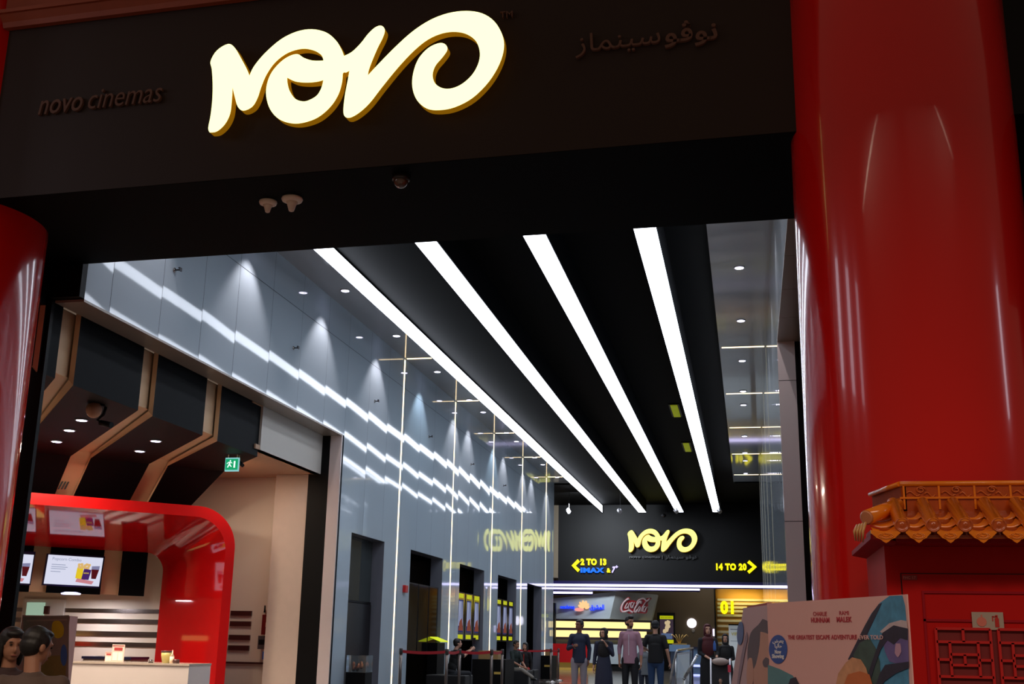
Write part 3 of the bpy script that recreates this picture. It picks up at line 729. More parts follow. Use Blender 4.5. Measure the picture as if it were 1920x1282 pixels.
t = thing('alarm_bell', q, 'round dark red alarm bell high on the pale shop wall', 'alarm bell')
MB().lathe([(.06, 0), (.055, -.05), (.02, -.06)], q, 20, 'y').build('gong', mat('bell_red', (90, 20, 18), rough=.3), t)
MB().lathe([(.025, -.06), (.02, -.075)], q, 14, 'y').build('boss', BROWN, t)
a = at(492, 1152, 20.6); b = at(518, 1190, 20.6)
t = thing('fire_cabinet', ((a.x+b.x)/2, 20.65, b.z), 'dark red fire cabinet with a pale label on the pale shop wall', 'fire cabinet')
MB().box(a.x, b.x, 20.6, 20.75, b.z, a.z).build('case', mat('maroon', (110, 24, 22), rough=.35), t)
MB().box(a.x+.08, a.x+.18, 20.59, 20.6, (a.z+b.z)/2-.04, (a.z+b.z)/2+.04).box(a.x+.19, a.x+.25, 20.59, 20.6, b.z+.03, b.z+.1).build('label_plate', CREAM, t)
t = thing('call_panel', ((a.x+b.x)/2, 20.65, b.z-.3), 'grey panel box with a dark slot below the red fire cabinet', 'panel')
MB().box(a.x-.03, b.x, 20.55, 20.75, b.z-.26, b.z-.02).build('case', mat('grey_box', (78, 72, 72), rough=.4), t)
MB().box(a.x-.01, b.x-.02, 20.545, 20.55, b.z-.18, b.z-.09).build('slot', BLACK, t)
q = at(496, 1148, 20.68)
tag(MB().tube([q, q+Vector((0, 0, .13))], [.018, .012], 10).build('wall_antenna', BLACK), 'short black rod standing over the red fire cabinet', 'rod')
q = at(496, 1236, 20.5)
tag(bevel(MB().box(q.x-.05, q.x+.05, 20.5, 20.58, q.z, q.z+.14).build('blue_carton', mat('blue_box', (50, 100, 180), rough=.4)), .005), 'small blue carton on the low wall rail', 'carton')
tag(bevel(MB().box(q.x+.06, q.x+.14, 20.5, 20.58, q.z, q.z+.06).build('red_carton', mat('redbox', (140, 40, 30), rough=.4)), .005), 'small red brown carton beside the blue one', 'carton')

# wall things of the left hall wall
q = Vector((XW, 24.84, 2.32))
tag(bevel(MB().box(XW+.0, XW+.07, 24.75, 24.95, 2.24, 2.4).build('fire_alarm', mat('alarm_red', (190, 24, 24), rough=.35)), .01), 'small red fire alarm box on the left panelled wall', 'fire alarm')
# first niche: upper glass, black door below, small glass case
t = thing('glazed_screen', (XW-.25, 22.2, 1.95), 'dark glass panel over a black door in the first tall niche', 'glass panel')
MB().box(XW-.26, XW-.25, 21.25, 23.28, 1.97, 3.2).build('pane', mat('smoke_glass', (52, 60, 60), rough=.04, spec=.8), t)
MB().box(XW-.27, XW-.235, 21.22, 23.3, 1.93, 1.97).build('rail', BLACK, t)
tag(MB().box(XW-.27, XW-.22, 21.22, 23.28, 0, 1.92).build('black_door', mat('black_door', (12, 12, 14), rough=.3)), 'flat black door in the lower part of the first niche', 'door')
a = at(640, 1258, 21.5); b = at(672, 1258, 21.5)
t = thing('display_case', ((a.x+b.x)/2, 21.4, 0), 'low glass case with a copper coloured piece at the foot of the wall', 'display case')
MB().box(-7.44, -7.06, 21.2, 21.6, 0, .62).build('plinth', BLACKW, t)
MB().box(-7.44, -7.06, 21.2, 21.6, .62, .93).build('glass_box', mat('clear_glass', (220, 230, 230), rough=.02, trans=.95, var=0), t)
cp = MB(); rr = random.Random(9)
for k in range(9): cp.ell((-7.36+rr.random()*.22, 21.3+rr.random()*.2, .68+rr.random()*.12), (.04, .04, .06), 8, 5)
cp.build('copper_piece', mat('copper', (200, 120, 80), rough=.25, metal=1), t)
# poster lightboxes in the niches
PYEL = glow('poster_yellow', (205, 210, 20), .75); PBLU = glow('poster_blue', (30, 44, 120), .5); PWHT = glow('poster_white', (190, 200, 235), .6); PRED = glow('poster_red', (170, 84, 60), .4); PBLK = mat('poster_black', (10, 10, 14), rough=.1)
def lightbox(X, y0, y1, z0, z1, label, group, style):
    t = thing('poster_lightbox', (X, (y0+y1)/2, z0), label, 'lightbox', group)
    MB().box(X-.05, X, y0, y1, z0, z1).build('case', BLACK, t)
    W = y1-y0; H = z1-z0
    def r(nm, a, b, c, d, m, e=.004): MB().box(X, X+e, y0+a*W, y0+b*W, z0+c*H, z0+d*H).build(nm, m, t)
    if style == 'dark':
        r('glass', .03, .97, .02, .98, DARKG)
        return t
    r('backing', .03, .97, .02, .98, PBLK, .003)
    r('header_band', .14, .80, .88, .97, PYEL, .006); r('footer_band', .14, .80, .03, .12, PYEL, .006)
    r('art_field', .16, .78, .17, .84, PBLU, .005)
    g = MB()
    for k in range(5):
        c0 = .2+.12*k
        g.slab([(X+.006, y0+(c0)*W, z0+.3*H), (X+.006, y0+(c0+.06)*W, z0+.3*H), (X+.006, y0+(c0+.12-.02*k)*W, z0+.8*H), (X+.006, y0+(c0+.03)*W, z0+.82*H)], (.003, 0, 0))
    g.build('art_shapes', PWHT, t)
    MB().slab([(X+.007, y0+.2*W, z0+.2*H), (X+.007, y0+.8*W, z0+.2*H), (X+.007, y0+.62*W, z0+.46*H), (X+.007, y0+.35*W, z0+.4*H)], (.003, 0, 0)).build('art_base', PRED, t)
    return t
for k in range(3):
    y0 = 25.35+k*.9; lightbox(XW-.06, y0, y0+.86, .95, 2.5, 'dark glass display in the second niche, %s one from the entrance' % ords[k].replace('nearest', 'first'), 'dark displays in the second niche', 'dark')
for k in range(3):
    y0 = 29.95+k*.92; lightbox(XW-.06, y0, y0+.86, 1.25, 2.5, 'poster lightbox with yellow bands in the third niche, %s from the entrance' % ords[k].replace('nearest', 'first'), 'poster lightboxes in the third niche', 'art')
for k in range(3):
    y0 = 34.8+k*.92; lightbox(XW-.06, y0, y0+.84, 1.25, 2.52, 'poster lightbox with yellow bands in the fourth niche, %s from the entrance' % ords[k].replace('nearest', 'first'), 'poster lightboxes in the fourth niche', 'art')
q0 = at(793, 1192, 27)
t = thing('ticket_kiosk', (XW-.05, 27.2, 0), 'black ticket kiosk with a glowing yellow sloped top by the second niche', 'kiosk')
MB().box(XW-.1, XW+.14, 27.35, 28.05, 0, 1.18).build('body', BLACKW, t)
MB().slab([(XW+.22, 27.35, 1.2), (XW+.22, 28.05, 1.2), (XW-.05, 28.05, 1.3), (XW-.05, 27.35, 1.3)], (0, 0, .02)).build('lit_top', glow('kiosk_yellow', (225, 240, 40), .9), t)
# black plinths along the wall and plaques
for i, (yv, x0, x1, h) in enumerate(((30.6, -7.25, -6.35, .78), (41.6, -7.35, -6.95, .8))):
    t = thing('display_plinth', ((x0+x1)/2, yv, 0), ['wide black plinth with gold plaque standing by the third niche', 'black plinth with gold plaque near the far end of the left wall'][i], 'plinth', 'black plinths along the left wall')
    MB().box(x0, x1, yv, yv+1.2, 0, h).build('block', BLACKW, t)
    MB().box(x1-.55*(x1-x0)*(.6 if i == 0 else 1.2), x1-.06, yv-.01, yv, h*.52, h*.6).build('plaque', mat('gold_plaque', (215, 180, 90), rough=.3, metal=.3), t)
    MB().box(x0+.1, x1-.3*(x1-x0), yv+.3, yv+.8, h, h+.22).build('beige_base', mat('beige_base', (170, 135, 84), rough=.6), t)
# queue posts with red belts
def post(X, Y, label):
    t = thing('queue_post', (X, Y, 0), label, 'queue post', 'belt barrier posts')
    MB().lathe([(.17, 0), (.17, .02), (.05, .045), (.03, .06)], (X, Y, 0), 20).build('base', CHROME, t)
    MB().lathe([(.034, .05), (.034, .98)], (X, Y, 0), 16).build('pole', mat('post_grey', (120, 108, 102), rough=.25, metal=.6), t)
    MB().lathe([(.04, .94), (.04, 1.05), (.03, 1.06)], (X, Y, 0), 16).build('head', mat('post_head', (70, 64, 62), rough=.4), t)
PP = [(752, 24.0), (838, 24.6), (862, 26.0), (922, 26.6), (942, 28.0)]
PW = []
for i, (px, Y) in enumerate(PP):
    q = at(px, 1217, Y); PW.append(q)
    post(q.x, Y, 'belt barrier post before the left wall, %s of five from the left' % ['first', 'second', 'third', 'fourth', 'fifth'][i])
FP = []
for px, Y, lb in ((1033, 38.5, 'left post of the far pair beside the red counter'), (1047, 40.0, 'right post of the far pair beside the red counter')):
    q = at(px, 1217, Y); FP.append(q); post(q.x, Y, lb)
def belt(a, b, label, z=1.0, sag=.03):
    a = Vector((a.x, a.y, z)); b = Vector((b.x, b.y, z)); mb = MB(); n = 8; vs = []
    for i in range(n+1):
        t = i/n; p = a.lerp(b, t)-Vector((0, 0, sag*4*t*(1-t))); vs += [p-Vector((0, 0, .03)), p+Vector((0, 0, .03))]
    mb.add(vs, [(2*i, 2*i+2, 2*i+3, 2*i+1) for i in range(n)])
    o = mb.build('barrier_belt', BELT); s = o.modifiers.new('t', 'SOLIDIFY'); s.thickness = .004
    tag(o, label, 'belt', 'red barrier belts')
belt(PW[0], PW[1], 'red belt between the first and second barrier posts'); belt(PW[1], PW[2], 'short red belt between the second and third barrier posts')
belt(PW[2], PW[3], 'red belt between the third and fourth barrier posts'); belt(PW[3], PW[4], 'short red belt between the fourth and fifth barrier posts')
belt(FP[0], FP[1], 'short red belt between the two far posts'); belt(Vector((FP[0].x-.85, FP[0].y-1.6, 0)), FP[0], 'red belt running left from the far pair of posts')
post(FP[0].x-.85, FP[0].y-1.6, 'barrier post behind the seated pair, left of the far pair')

# ================================================================== FAR END
FY = 55.49
a = at(1178, 1035, FY)
lw_ = lx1-lx0; sc = (at(1308, 1013, FY).x-at(1178, 1013, FY).x)/lw_
logo_sign('glowing yellow NOVO script sign on the far black wall', (at(1178, 1013, FY).x-lx0*sc, FY, at(1240, 1036, FY).z-lz0*sc*.55), (1, 0, 0), (0, -1, 0), sc, .3, .02)
def ftxt(s, m, p0, p1, ytop, ybot, label, bold=.02, Y=FY, name='illuminated_lettering', shear=0, depth=.12, parent=None, cat='lettering'):
    A = at(p0, ybot, Y); B = at(p1, ybot, Y); H = at(p0, ytop, Y).z-A.z
    o = text(name, s, m, A, XR, ZU, width=B.x-A.x, height=H, depth=depth/1, bold=bold, shear=shear, parent=parent)
    if parent is None: tag(o, label, cat)
    return o
DK = mat('unlit_letter', (34, 34, 36), rough=.4)
ftxt('novo cinemas | ', DK, 1181, 1243, 1041, 1048, 'dim dark letters novo cinemas below the far yellow sign')
ftxt('\ufeaf\ufe8e\ufee4\ufee8\ufef4\ufeb3 \ufeee\ufb6c\ufeee\ufee7', DK, 1248, 1306, 1040, 1049, 'dim dark Arabic letters below the far yellow sign')
ftxt('2 TO 13', YEL, 1089, 1137, 1047, 1059.5, 'glowing yellow letters reading two to thirteen, beside the left pointing arrow', .055)
ftxt('IMAX', BLUEL, 1089, 1133, 1064, 1073.5, 'glowing blue letters IMAX under the left yellow letters', .055)
ftxt('&', YEL, 1138, 1145, 1065, 1073.5, 'small glowing yellow ampersand beside the blue letters', .03)
ftxt('7', WHL, 1147, 1155, 1062, 1074, 'glowing pale numeral 7 after the ampersand', .05, shear=.35)
ftxt('+', WHL, 1154, 1159, 1060, 1065, 'tiny glowing plus sign right of the numeral 7', .03)
ftxt('14 TO 20', YEL, 1343, 1400, 1056, 1069, 'glowing yellow letters reading fourteen to twenty, beside the right pointing arrow', .055)
def chevron(x0, x1, yc, h, flip, label):
    P = lambda x, y: at(x, y, FY-.1)
    if flip: pts = [P(x1-4, yc-h), P(x1, yc-h+4.5), P(x0+7.5, yc), P(x1, yc+h-4.5), P(x1-4, yc+h), P(x0, yc)]
    else: pts = [P(x0+4, yc-h), P(x1, yc), P(x0+4, yc+h), P(x0, yc+h-4.5), P(x1-7.5, yc), P(x0, yc-h+4.5)]
    tag(MB().slab(pts, (0, .1, 0)).build('arrow_sign', YEL), label, 'arrow sign')
chevron(1071.5, 1087, 1060, 12, True, 'glowing yellow arrow pointing left on the far black wall')
chevron(1401, 1419, 1062.5, 12.5, False, 'glowing yellow arrow pointing right on the far black wall')
# purple white LED lines
for (x0, y0, x1, y1, Y, th, lb) in ((1030, 1096.3, 1431, 1096.8, 55.46, .055, 'long violet white light line under the far black wall'), (1026, 1102.3, 1312, 1102.8, 57.0, .045, 'second violet white light line, ending above the kiosk'), (1026, 1110.5, 1111, 1112, 57.6, .045, 'short third violet white light line at the left')):
    A = at(x0, y0, Y); B = at(x1, y1, Y)
    t = thing('light_bar', (A+B)/2, lb, 'light bar', 'violet white light lines')
    MB().box(A.x, B.x, Y-.03, Y, A.z-th, A.z+th).build('tube', LEDW, t)
    if Y > 56: MB().box(A.x+.4, A.x+.42, Y+.02, Y+.04, A.z, 5.0).box(B.x-.42, B.x-.4, Y+.02, Y+.04, A.z, 5.0).build('hanger_rod', BLACK, t)
    MB().box(A.x, B.x, Y, Y+.12, A.z-.11, A.z+.11 if Y > 56 else 4.152).build('channel', mat('indigo_channel', (16, 10, 60), rough=.3), t)
# kiosk
t = thing('refreshment_kiosk', at(1130, 1255, 58), 'white faceted refreshment kiosk with glowing shelves at the far end', 'kiosk')
Y0, Y1, Y2 = 58.4, 57.6, 59.2
p = [at(1036, 1122, Y0), at(1155, 1108.5, Y1), at(1143, 1160, Y1+.25), at(1036, 1160, Y0+.25)]
MB().slab(p, (0, .9, 0)).build('left_facet', mat('kiosk_white', (176, 186, 192), rough=.35), t)
p = [at(1155, 1108.5, Y1), at(1232, 1114.5, Y2), at(1221, 1163.5, Y2+.2), at(1143, 1160, Y1+.25)]
MB().slab(p, (0, .9, 0)).build('right_facet', mat('kiosk_grey', (162, 168, 168), rough=.35), t)
WARM2 = glow('warm_shelf', (255, 226, 150), 1.35)
Yk = 58.7
for i, (ya, yb, yc_, yd) in enumerate(((1163.5, 1176, 1167, 1179.5), (1181, 1193.5, 1183, 1196))):
    p = [at(1042, ya, Yk), at(1219 if i == 0 else 1212, yc_, Yk), at(1219 if i == 0 else 1212, yd-.5, Yk), at(1042, yb, Yk)]
    MB().slab(p, (0, .1, 0)).build('lit_shelf', WARM2, t)
for i, (ya, yc_) in enumerate(((1159.5, 1163), (1176.5, 1180), (1194, 1197.5))):
    p = [at(1040, ya, Yk-.15), at(1222, yc_, Yk-.15), at(1222, yc_+4, Yk-.15), at(1040, ya+4, Yk-.15)]
    MB().slab(p, (0, .3, 0)).build('dark_shelf_edge', mat('shelf_brown', (40, 18, 22), rough=.4), t)
p = [at(1040, 1197, 59), at(1240, 1200, 59), at(1240, 1262, 59), at(1040, 1262, 59)]
MB().slab(p, (0, .2, 0)).build('back_panel', mat('kiosk_back', (150, 156, 158), rough=.4), t)
a = at(1103, 1207, 57.2); b = at(1215, 1247, 57.2)
MB().box(a.x, b.x, 57.2, 58, .32, a.z).build('white_counter', mat('kiosk_counter', (150, 158, 162), rough=.3), t)
MB().box(a.x+.1, b.x, 57.3, 58, 0, .32).build('plinth', BLACKW, t)
a = at(1036, 1206, 57); b = at(1101, 1246, 57)
MB().box(a.x, b.x, 57.0, 58, .35, a.z).build('red_counter', mat('kiosk_red', (150, 10, 16), rough=.3), t)
MB().box(a.x, b.x+.6, 57.1, 58, .12, .35).build('lit_base', glow('amber_base', (170, 136, 60), .3), t)
a = at(1040, 1257, 55.5); b = at(1112, 1262, 55.5)
tag(MB().box(a.x, b.x, 56.2, 56.95, 0.002, .12).build('kick_step', mat('step_gold', (190, 150, 70), rough=.3)), 'low gold step in front of the kiosk', 'step')
a = at(1039, 1130, 58); 
MB().box(at(1034, 1140, 57.6).x, at(1041, 1140, 57.6).x, 57.5, 57.9, 0, at(1036, 1130, 57.6).z).build('end_post', BLACKW, t)
# mashreq sign
YS = 57.9
ftxt('mashreq', glow('mash_blue', (20, 60, 255), 1.3), 1051, 1077, 1134, 1143, 'glowing blue Latin letters on the white kiosk facet', .02, Y=58.22)
ftxt('\ufed5\ufeae\ufeb8\ufee4\ufedf\ufe8d', glow('mash_blue', (20, 60, 255), 1.3), 1106, 1133, 1133, 1145, 'glowing blue Arabic letters on the white kiosk facet', .02, Y=57.92)
t = thing('petal_emblem', at(1090, 1146, YS-.25), 'glowing orange and pink petal emblem between the blue letters', 'emblem')
PO = glow('petal_orange', (255, 200, 140), 1.1); PK = glow('petal_pink', (250, 160, 150), 1.0)
YS = 58.3
c0 = at(1096, 1141, YS-.3)
for k, (ang, L) in enumerate(((152, .33), (128, .38), (103, .38), (78, .36), (52, .30), (25, .24))):
    Mx = Matrix.Rotation(math.radians(-ang), 3, 'Y')
    MB().ell(c0+Mx @ Vector((L*.62, 0, 0)), (L*.5, .03, .075), 14, 8, Mx).build('petal', PO, t)
MB().ell(at(1086, 1142.5, YS-.3), (.24, .03, .09), 16, 8).build('leaf', PK, t)
# cola sign: red script board with pale script
YC = 57.55
t = thing('script_sign', at(1189, 1150, YC), 'dark red board with pale flowing Coca-Cola script on the grey kiosk facet', 'sign')
def Cp(X, Yp, o=0): return at(1140+X/16, 1100+Yp/16, YC-o)
board = [(370,600),(400,520),(470,430),(540,350),(600,305),(650,310),(670,350),(640,400),(700,395),(800,410),(860,430),(900,370),(980,335),(1060,325),(1130,350),(1200,335),(1290,320),(1300,360),(1230,440),(1190,490),(1210,545),(1195,600),(1200,660),(1150,790),(1000,790),(820,790),(740,800),(620,800),(560,760),(470,775),(390,760),(360,690)]
vs, fs = filled([[(x, -y) for x, y in smooth([(a, b) for a, b in board], 3)]])
mb = MB(); n_ = len(vs)
mb.add([Cp(v.x, -v.y, .10) for v in vs], fs); mb.add([Cp(v.x, -v.y, 0) for v in vs], fs)
bc = smooth(board, 3); nb = len(bc); mb.add([Cp(x, y, 0) for x, y in bc]+[Cp(x, y, .10) for x, y in bc], [(i, (i+1) % nb, (i+1) % nb+nb, i+nb) for i in range(nb)])
mb.build('red_board', mat('cola_red', (150, 10, 24), rough=.35), t)
def script(nm, pts, wd):
    pts = smooth(pts, 4)[:-4] if len(pts) > 3 else pts
    mb = MB()
    mb.tube([Cp(x, y, .13) for x, y in pts], wd, 6); mb.build(nm, mat('script_pale', (196, 170, 172), rough=.4), t)
script('capital_letter', [(640,350),(560,390),(470,480),(415,600),(410,690),(450,745),(540,735),(640,700),(700,740),(760,770)], .055)
script('capital_letter', [(980,500),(1000,440),(950,450),(870,560),(810,660),(800,740),(850,745),(910,640)], .055)
script('loop_stroke', [(860,520),(900,430),(980,365),(1070,350),(1140,400),(1180,420),(1270,340)], .045)
for pts in ([(590,480),(540,560),(510,640),(560,640),(600,560)], [(660,470),(620,560),(610,640),(650,630)], [(750,470),(700,480),(690,600),(720,630),(760,520)], [(800,460),(760,560),(740,640)], [(960,580),(900,680),(920,750),(960,680),(980,590)], [(1150,430),(1040,600),(1000,740)], [(1130,600),(1080,600),(1050,720),(1080,745)], [(1180,590),(1130,680),(1100,760)]):
    script('small_letter', pts, .034)
# far wall: poster screen, round lamp, small sensor, column edge
A = at(1232, 1150, 60.5); B = at(1266, 1208, 60.5)
t = thing('poster_screen', ((A.x+B.x)/2, 60.5, B.z), 'lit upright poster screen with yellow bands beside the kiosk', 'screen')
MB().box(A.x, B.x, 60.5, 60.75, 0, A.z+.05).build('case', BLACK, t)
a_, b_ = at(1237, 1154, 60.45), at(1263, 1206, 60.45); W = b_.x-a_.x; H = a_.z-b_.z
def rr_(nm, x0, x1, z0, z1, m, e=0): MB().box(a_.x+x0*W, a_.x+x1*W, 60.45-e, 60.5, b_.z+z0*H, b_.z+z1*H).build(nm, m, t)
rr_('header_band', 0, 1, .88, 1, PYEL); rr_('footer_band', 0, 1, 0, .13, PYEL); rr_('art_field', 0, 1, .13, .88, glow('poster_dark', (70, 56, 70), .6))
art = MB(); rr = random.Random(2)
for k in range(16): art.ell((a_.x+W*(.3+.4*rr.random()), 60.44, b_.z+H*(.42+.36*rr.random())), (.07, .01, .09), 8, 5)
art.build('art_figures', glow('poster_skin', (230, 205, 160), .7), t); rr_('art_base', .1, .9, .16, .36, glow('poster_bluegrey', (90, 110, 150), .7), .004)
text('header_text', 'NOW SHOWING', BLACK, (a_.x+.08*W, 60.44, b_.z+.91*H), XR, ZU, width=W*.84, height=H*.05, depth=.01, parent=t)
q = at(1297, 1168, 61)
tag(MB().lathe([(.24, 0), (.24, -.05), (.22, -.06)], q, 32, 'y').build('round_lamp', glow('round_white', (240, 236, 255), 2.5)), 'round white glowing wall lamp at the far end', 'lamp')
struct('wall_recess', MB().box(-5.2, -1.7, 61.0, 61.2, 0, 5.0), mat('taupe_dark', (96, 82, 62), rough=.6, scale=.5))
q = at(1300, 1182, 60.95)
tag(MB().ell(q, (.09, .03, .09)).build('wall_sensor', mat('sensor_grey', (150, 145, 140), rough=.4)), 'small pale disc on the wall under the round lamp', 'sensor')
# 01 wall: yellow lit wall with slats
YW = 60.0
A = at(1341, 1098, YW)
struct('wall_screen_one', MB().box(A.x, 1.6, YW, YW+.2, 0, 4.6), mat('ochre_wall', (176, 128, 30), rough=.5, scale=.5))
struct('wall_screen_side', MB().box(A.x-.06, A.x, YW-.5, YW+1.2, 0, 4.6), BLACKW)
ysl = [1124, 1131, 1138, 1145, 1153, 1163, 1173, 1184, 1194, 1205, 1216, 1228]
for i, yp in enumerate(ysl):
    a = at(1345, yp, YW-.05)
    tag(MB().box(a.x, 1.3, YW-.08, YW, a.z-.06, a.z+.05).build('wall_slat', mat('slat_grey', (176, 174, 160), rough=.5)), 'horizontal grey slat on the yellow wall by the numeral, %s from the top' % (['first','second','third','fourth','fifth','sixth','seventh','eighth','ninth','tenth','eleventh','lowest'][i]), 'slat', 'slats on the yellow wall')
ftxt('01', YEL, 1351, 1376, 1126, 1151, 'large glowing yellow numeral 01 on the slatted wall', .045, Y=YW-.085)
area('wall_wash_lamp', (-.2, 59.3, 3.75), 1.6, 26, (1, .75, .2), (math.radians(40), 0, 0), .2)
A = at(1366, 1172, 59.0); B = at(1402, 1237, 59.0)
t = thing('info_board', ((A.x+B.x)/2, 59, 0), 'white standing information board with a black top edge, right of the stroller', 'board')
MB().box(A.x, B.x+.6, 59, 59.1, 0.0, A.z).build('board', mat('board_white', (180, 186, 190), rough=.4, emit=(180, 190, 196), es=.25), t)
MB().box(A.x, B.x+.6, 58.98, 59.1, A.z, A.z+.06).build('top_edge', BLACK, t)
q = at(1371, 1191, 58.97); text('yellow_mark', 'VIP', mat('mark_yellow', (215, 200, 90), rough=.5), q, XR, ZU, width=.3, depth=.01, parent=t, bold=.02)
MB().box(A.x+.08, A.x+.6, 58.99, 59.0, A.z-.2, A.z-.17).box(A.x+.08, A.x+.6, 58.99, 59.0, A.z-.75, A.z-.73).build('print_line', mat('print_greyline', (120, 130, 150), rough=.5), t)
# podium with gold piece
A = at(1257, 1208, 50); B = at(1291, 1258, 50)
t = thing('podium_counter', ((A.x+B.x)/2, 50.4, 0), 'pale blue podium counter with a gold wire ornament on top', 'counter')
MB().box(A.x, B.x, 50, 50.8, 0, A.z-.28).build('body', mat('podium_blue', (70, 84, 104), rough=.2), t)
MB().box(A.x-.05, B.x+.05, 49.95, 50.85, A.z-.28, A.z).build('top_band', mat('podium_top', (110, 134, 158), rough=.2, emit=(90, 120, 160), es=.25), t)
gw = MB(); cx = (A.x+B.x)/2
for k in range(5):
    a_ = k*.5-1; gw.tube([(cx, 50.2, A.z), (cx+.12*a_, 50.2, A.z+.25), (cx+.3*a_, 50.2, A.z+.42), (cx+.38*a_, 50.2, A.z+.34)], .018, 6)
gw.box(cx-.3, cx+.3, 50.1, 50.4, A.z, A.z+.06)
gw.build('gold_ornament', mat('gold_wire', (200, 160, 90), rough=.3, metal=.8), t)
# stair rail and glass
STEELR = mat('rail_steel', (190, 190, 190), rough=.18, metal=.9)
Yr = 33.0
def P_(x, y, Y=Yr): return at(x, y, Y)
t = thing('stair_rail', (P_(1262, 1282).x, Yr, 0), 'brushed steel stair rail with slanted posts in front of the podium', 'rail')
MB().tube([P_(1255, 1300), P_(1258, 1270), P_(1268, 1222), P_(1271, 1219)], .035, 12).build('slanted_rail', STEELR, t)
MB().tube([P_(1270, 1219), P_(1299, 1215, 34.6)], .03, 12).build('top_rail', mat('rail_brass', (190, 160, 110), rough=.25, metal=.9), t)
MB().tube([P_(1267, 1232), P_(1267, 1300)], .025, 10).build('rail_post', STEELR, t)
MB().tube([P_(1299, 1215, 34.6), P_(1298, 1290, 34.6)], .025, 10).build('rail_post', mat('rail_dark', (60, 60, 80), rough=.3, metal=.7), t)
MB().slab([P_(1270, 1224), P_(1297, 1220, 34.6), P_(1296, 1290, 34.6), P_(1266, 1290)], (0, .012, 0)).build('glass_panel', mat('rail_glass', (200, 215, 225), rough=.03, trans=.9, var=0), t)
t = thing('grab_rail', P_(1281, 1270, 31), 'short diagonal steel handrail in front of the glass balustrade', 'rail')
MB().tube([P_(1283, 1272, 31), P_(1307, 1229, 31)], .04, 12).ell(P_(1307, 1229, 31), .042).ell(P_(1283, 1272, 31), .042).build('handrail', STEELR, t)
MB().tube([P_(1284, 1271, 31), P_(1284, 1330, 31)], .025, 10).build('rail_post', STEELR, t)
# blue lit steps
A = at(1299, 1215, 52); B = at(1316, 1262, 52)
t = thing('glass_counter', ((A.x+B.x)/2, 52, 0), 'glass fronted counter with bluish light lines, left of the maroon scarf woman', 'counter')
MB().box(A.x, B.x, 52, 52.6, 0, A.z).build('body', mat('blue_counter', (96, 120, 150), rough=.1), t)
for yp in (1248, 1266):
    z = at(1305, yp, 52).z; MB().box(A.x, B.x, 51.97, 52, z-.04, z+.05).build('light_line', glow('blue_white_line', (170, 180, 255), 1.8), t)
MB().box(A.x-.03, B.x+.03, 51.95, 52.6, A.z, A.z+.06).build('dark_rim', mat('navy_rim', (20, 24, 50), rough=.3), t)
tag(MB().box(at(1337, 1190, 60.95).x, at(1339.5, 1190, 60.95).x, 60.95, 61.0, at(1338, 1192, 60.95).z, at(1338, 1179, 60.95).z).build('light_tube', LEDW), 'short upright white light tube right of the maroon scarf woman', 'light tube')
# warm and cool fill lights added to brighten the kiosk and far lobby
area('lobby_fill_light', (-7, 50, 7.2), 1.5, 700, (.85, .92, 1), (math.radians(45), 0, 0), 1.5)
area('lobby_fill_light', (-7.5, 56.2, 4.05), 2.5, 60, (.85, .92, 1), (math.radians(30), 0, 0), .15)
area('lobby_fill_light', (-2, 58.5, 4.9), .6, 34, (1, .88, .72), (math.radians(20), 0, 0), .6)

# ================================================================== RIGHT: tiled roof cabinet in front of the column
YC0 = 7.30          # front face of the cabinet body
t = thing('tiled_roof_cabinet', (1.45, 7.8, 0), 'red wooden hose cabinet with an orange glazed tile roof before the right column', 'cabinet')
XL = at(1660, 1060, YC0).x; XR_ = XL+1.5
zb = at(1660, 1014, YC0).z
body = MB().box(XL, XR_, YC0, 8.4, 0, zb)
body.build('body', REDC, t)
# eave board, sagging at the corner
ev = MB(); pts = []
xe0 = at(1632, 1000, 7.08).x
z_e = at(1700, 1000, 7.08).z; z_b = at(1700, 1019, 7.08).z
ev.add([(xe0, 7.08, z_e+.02), (xe0, 7.08, z_e-.005), (xe0+.16, 7.08, z_b+.01), (xe0+.35, 7.08, z_b), (XR_+.1, 7.08, z_b), (XR_+.1, 7.08, z_e+.02),
        (xe0, 7.34, z_e+.02), (xe0, 7.34, z_e-.005), (xe0+.16, 7.34, z_b+.01), (xe0+.35, 7.34, z_b), (XR_+.1, 7.34, z_b), (XR_+.1, 7.34, z_e+.02)],
       [(0, 1, 2, 3, 4, 5), (6, 11, 10, 9, 8, 7), (0, 6, 7, 1), (1, 7, 8, 2), (2, 8, 9, 3), (3, 9, 10, 4), (4, 10, 11, 5), (5, 11, 6, 0)])
ev.add([(xe0, 7.08, z_e-.03), (xe0, 8.4, z_e-.03), (xe0+.14, 8.4, z_b), (xe0+.14, 7.08, z_b), (xe0, 7.08, z_e), (xe0, 8.4, z_e), (xe0+.14, 8.4, z_e), (xe0+.14, 7.08, z_e)],
       [(0, 1, 2, 3), (4, 7, 6, 5), (0, 4, 5, 1), (1, 5, 6, 2), (2, 6, 7, 3), (3, 7, 4, 0)])
ev.build('eave_board', REDD, t)
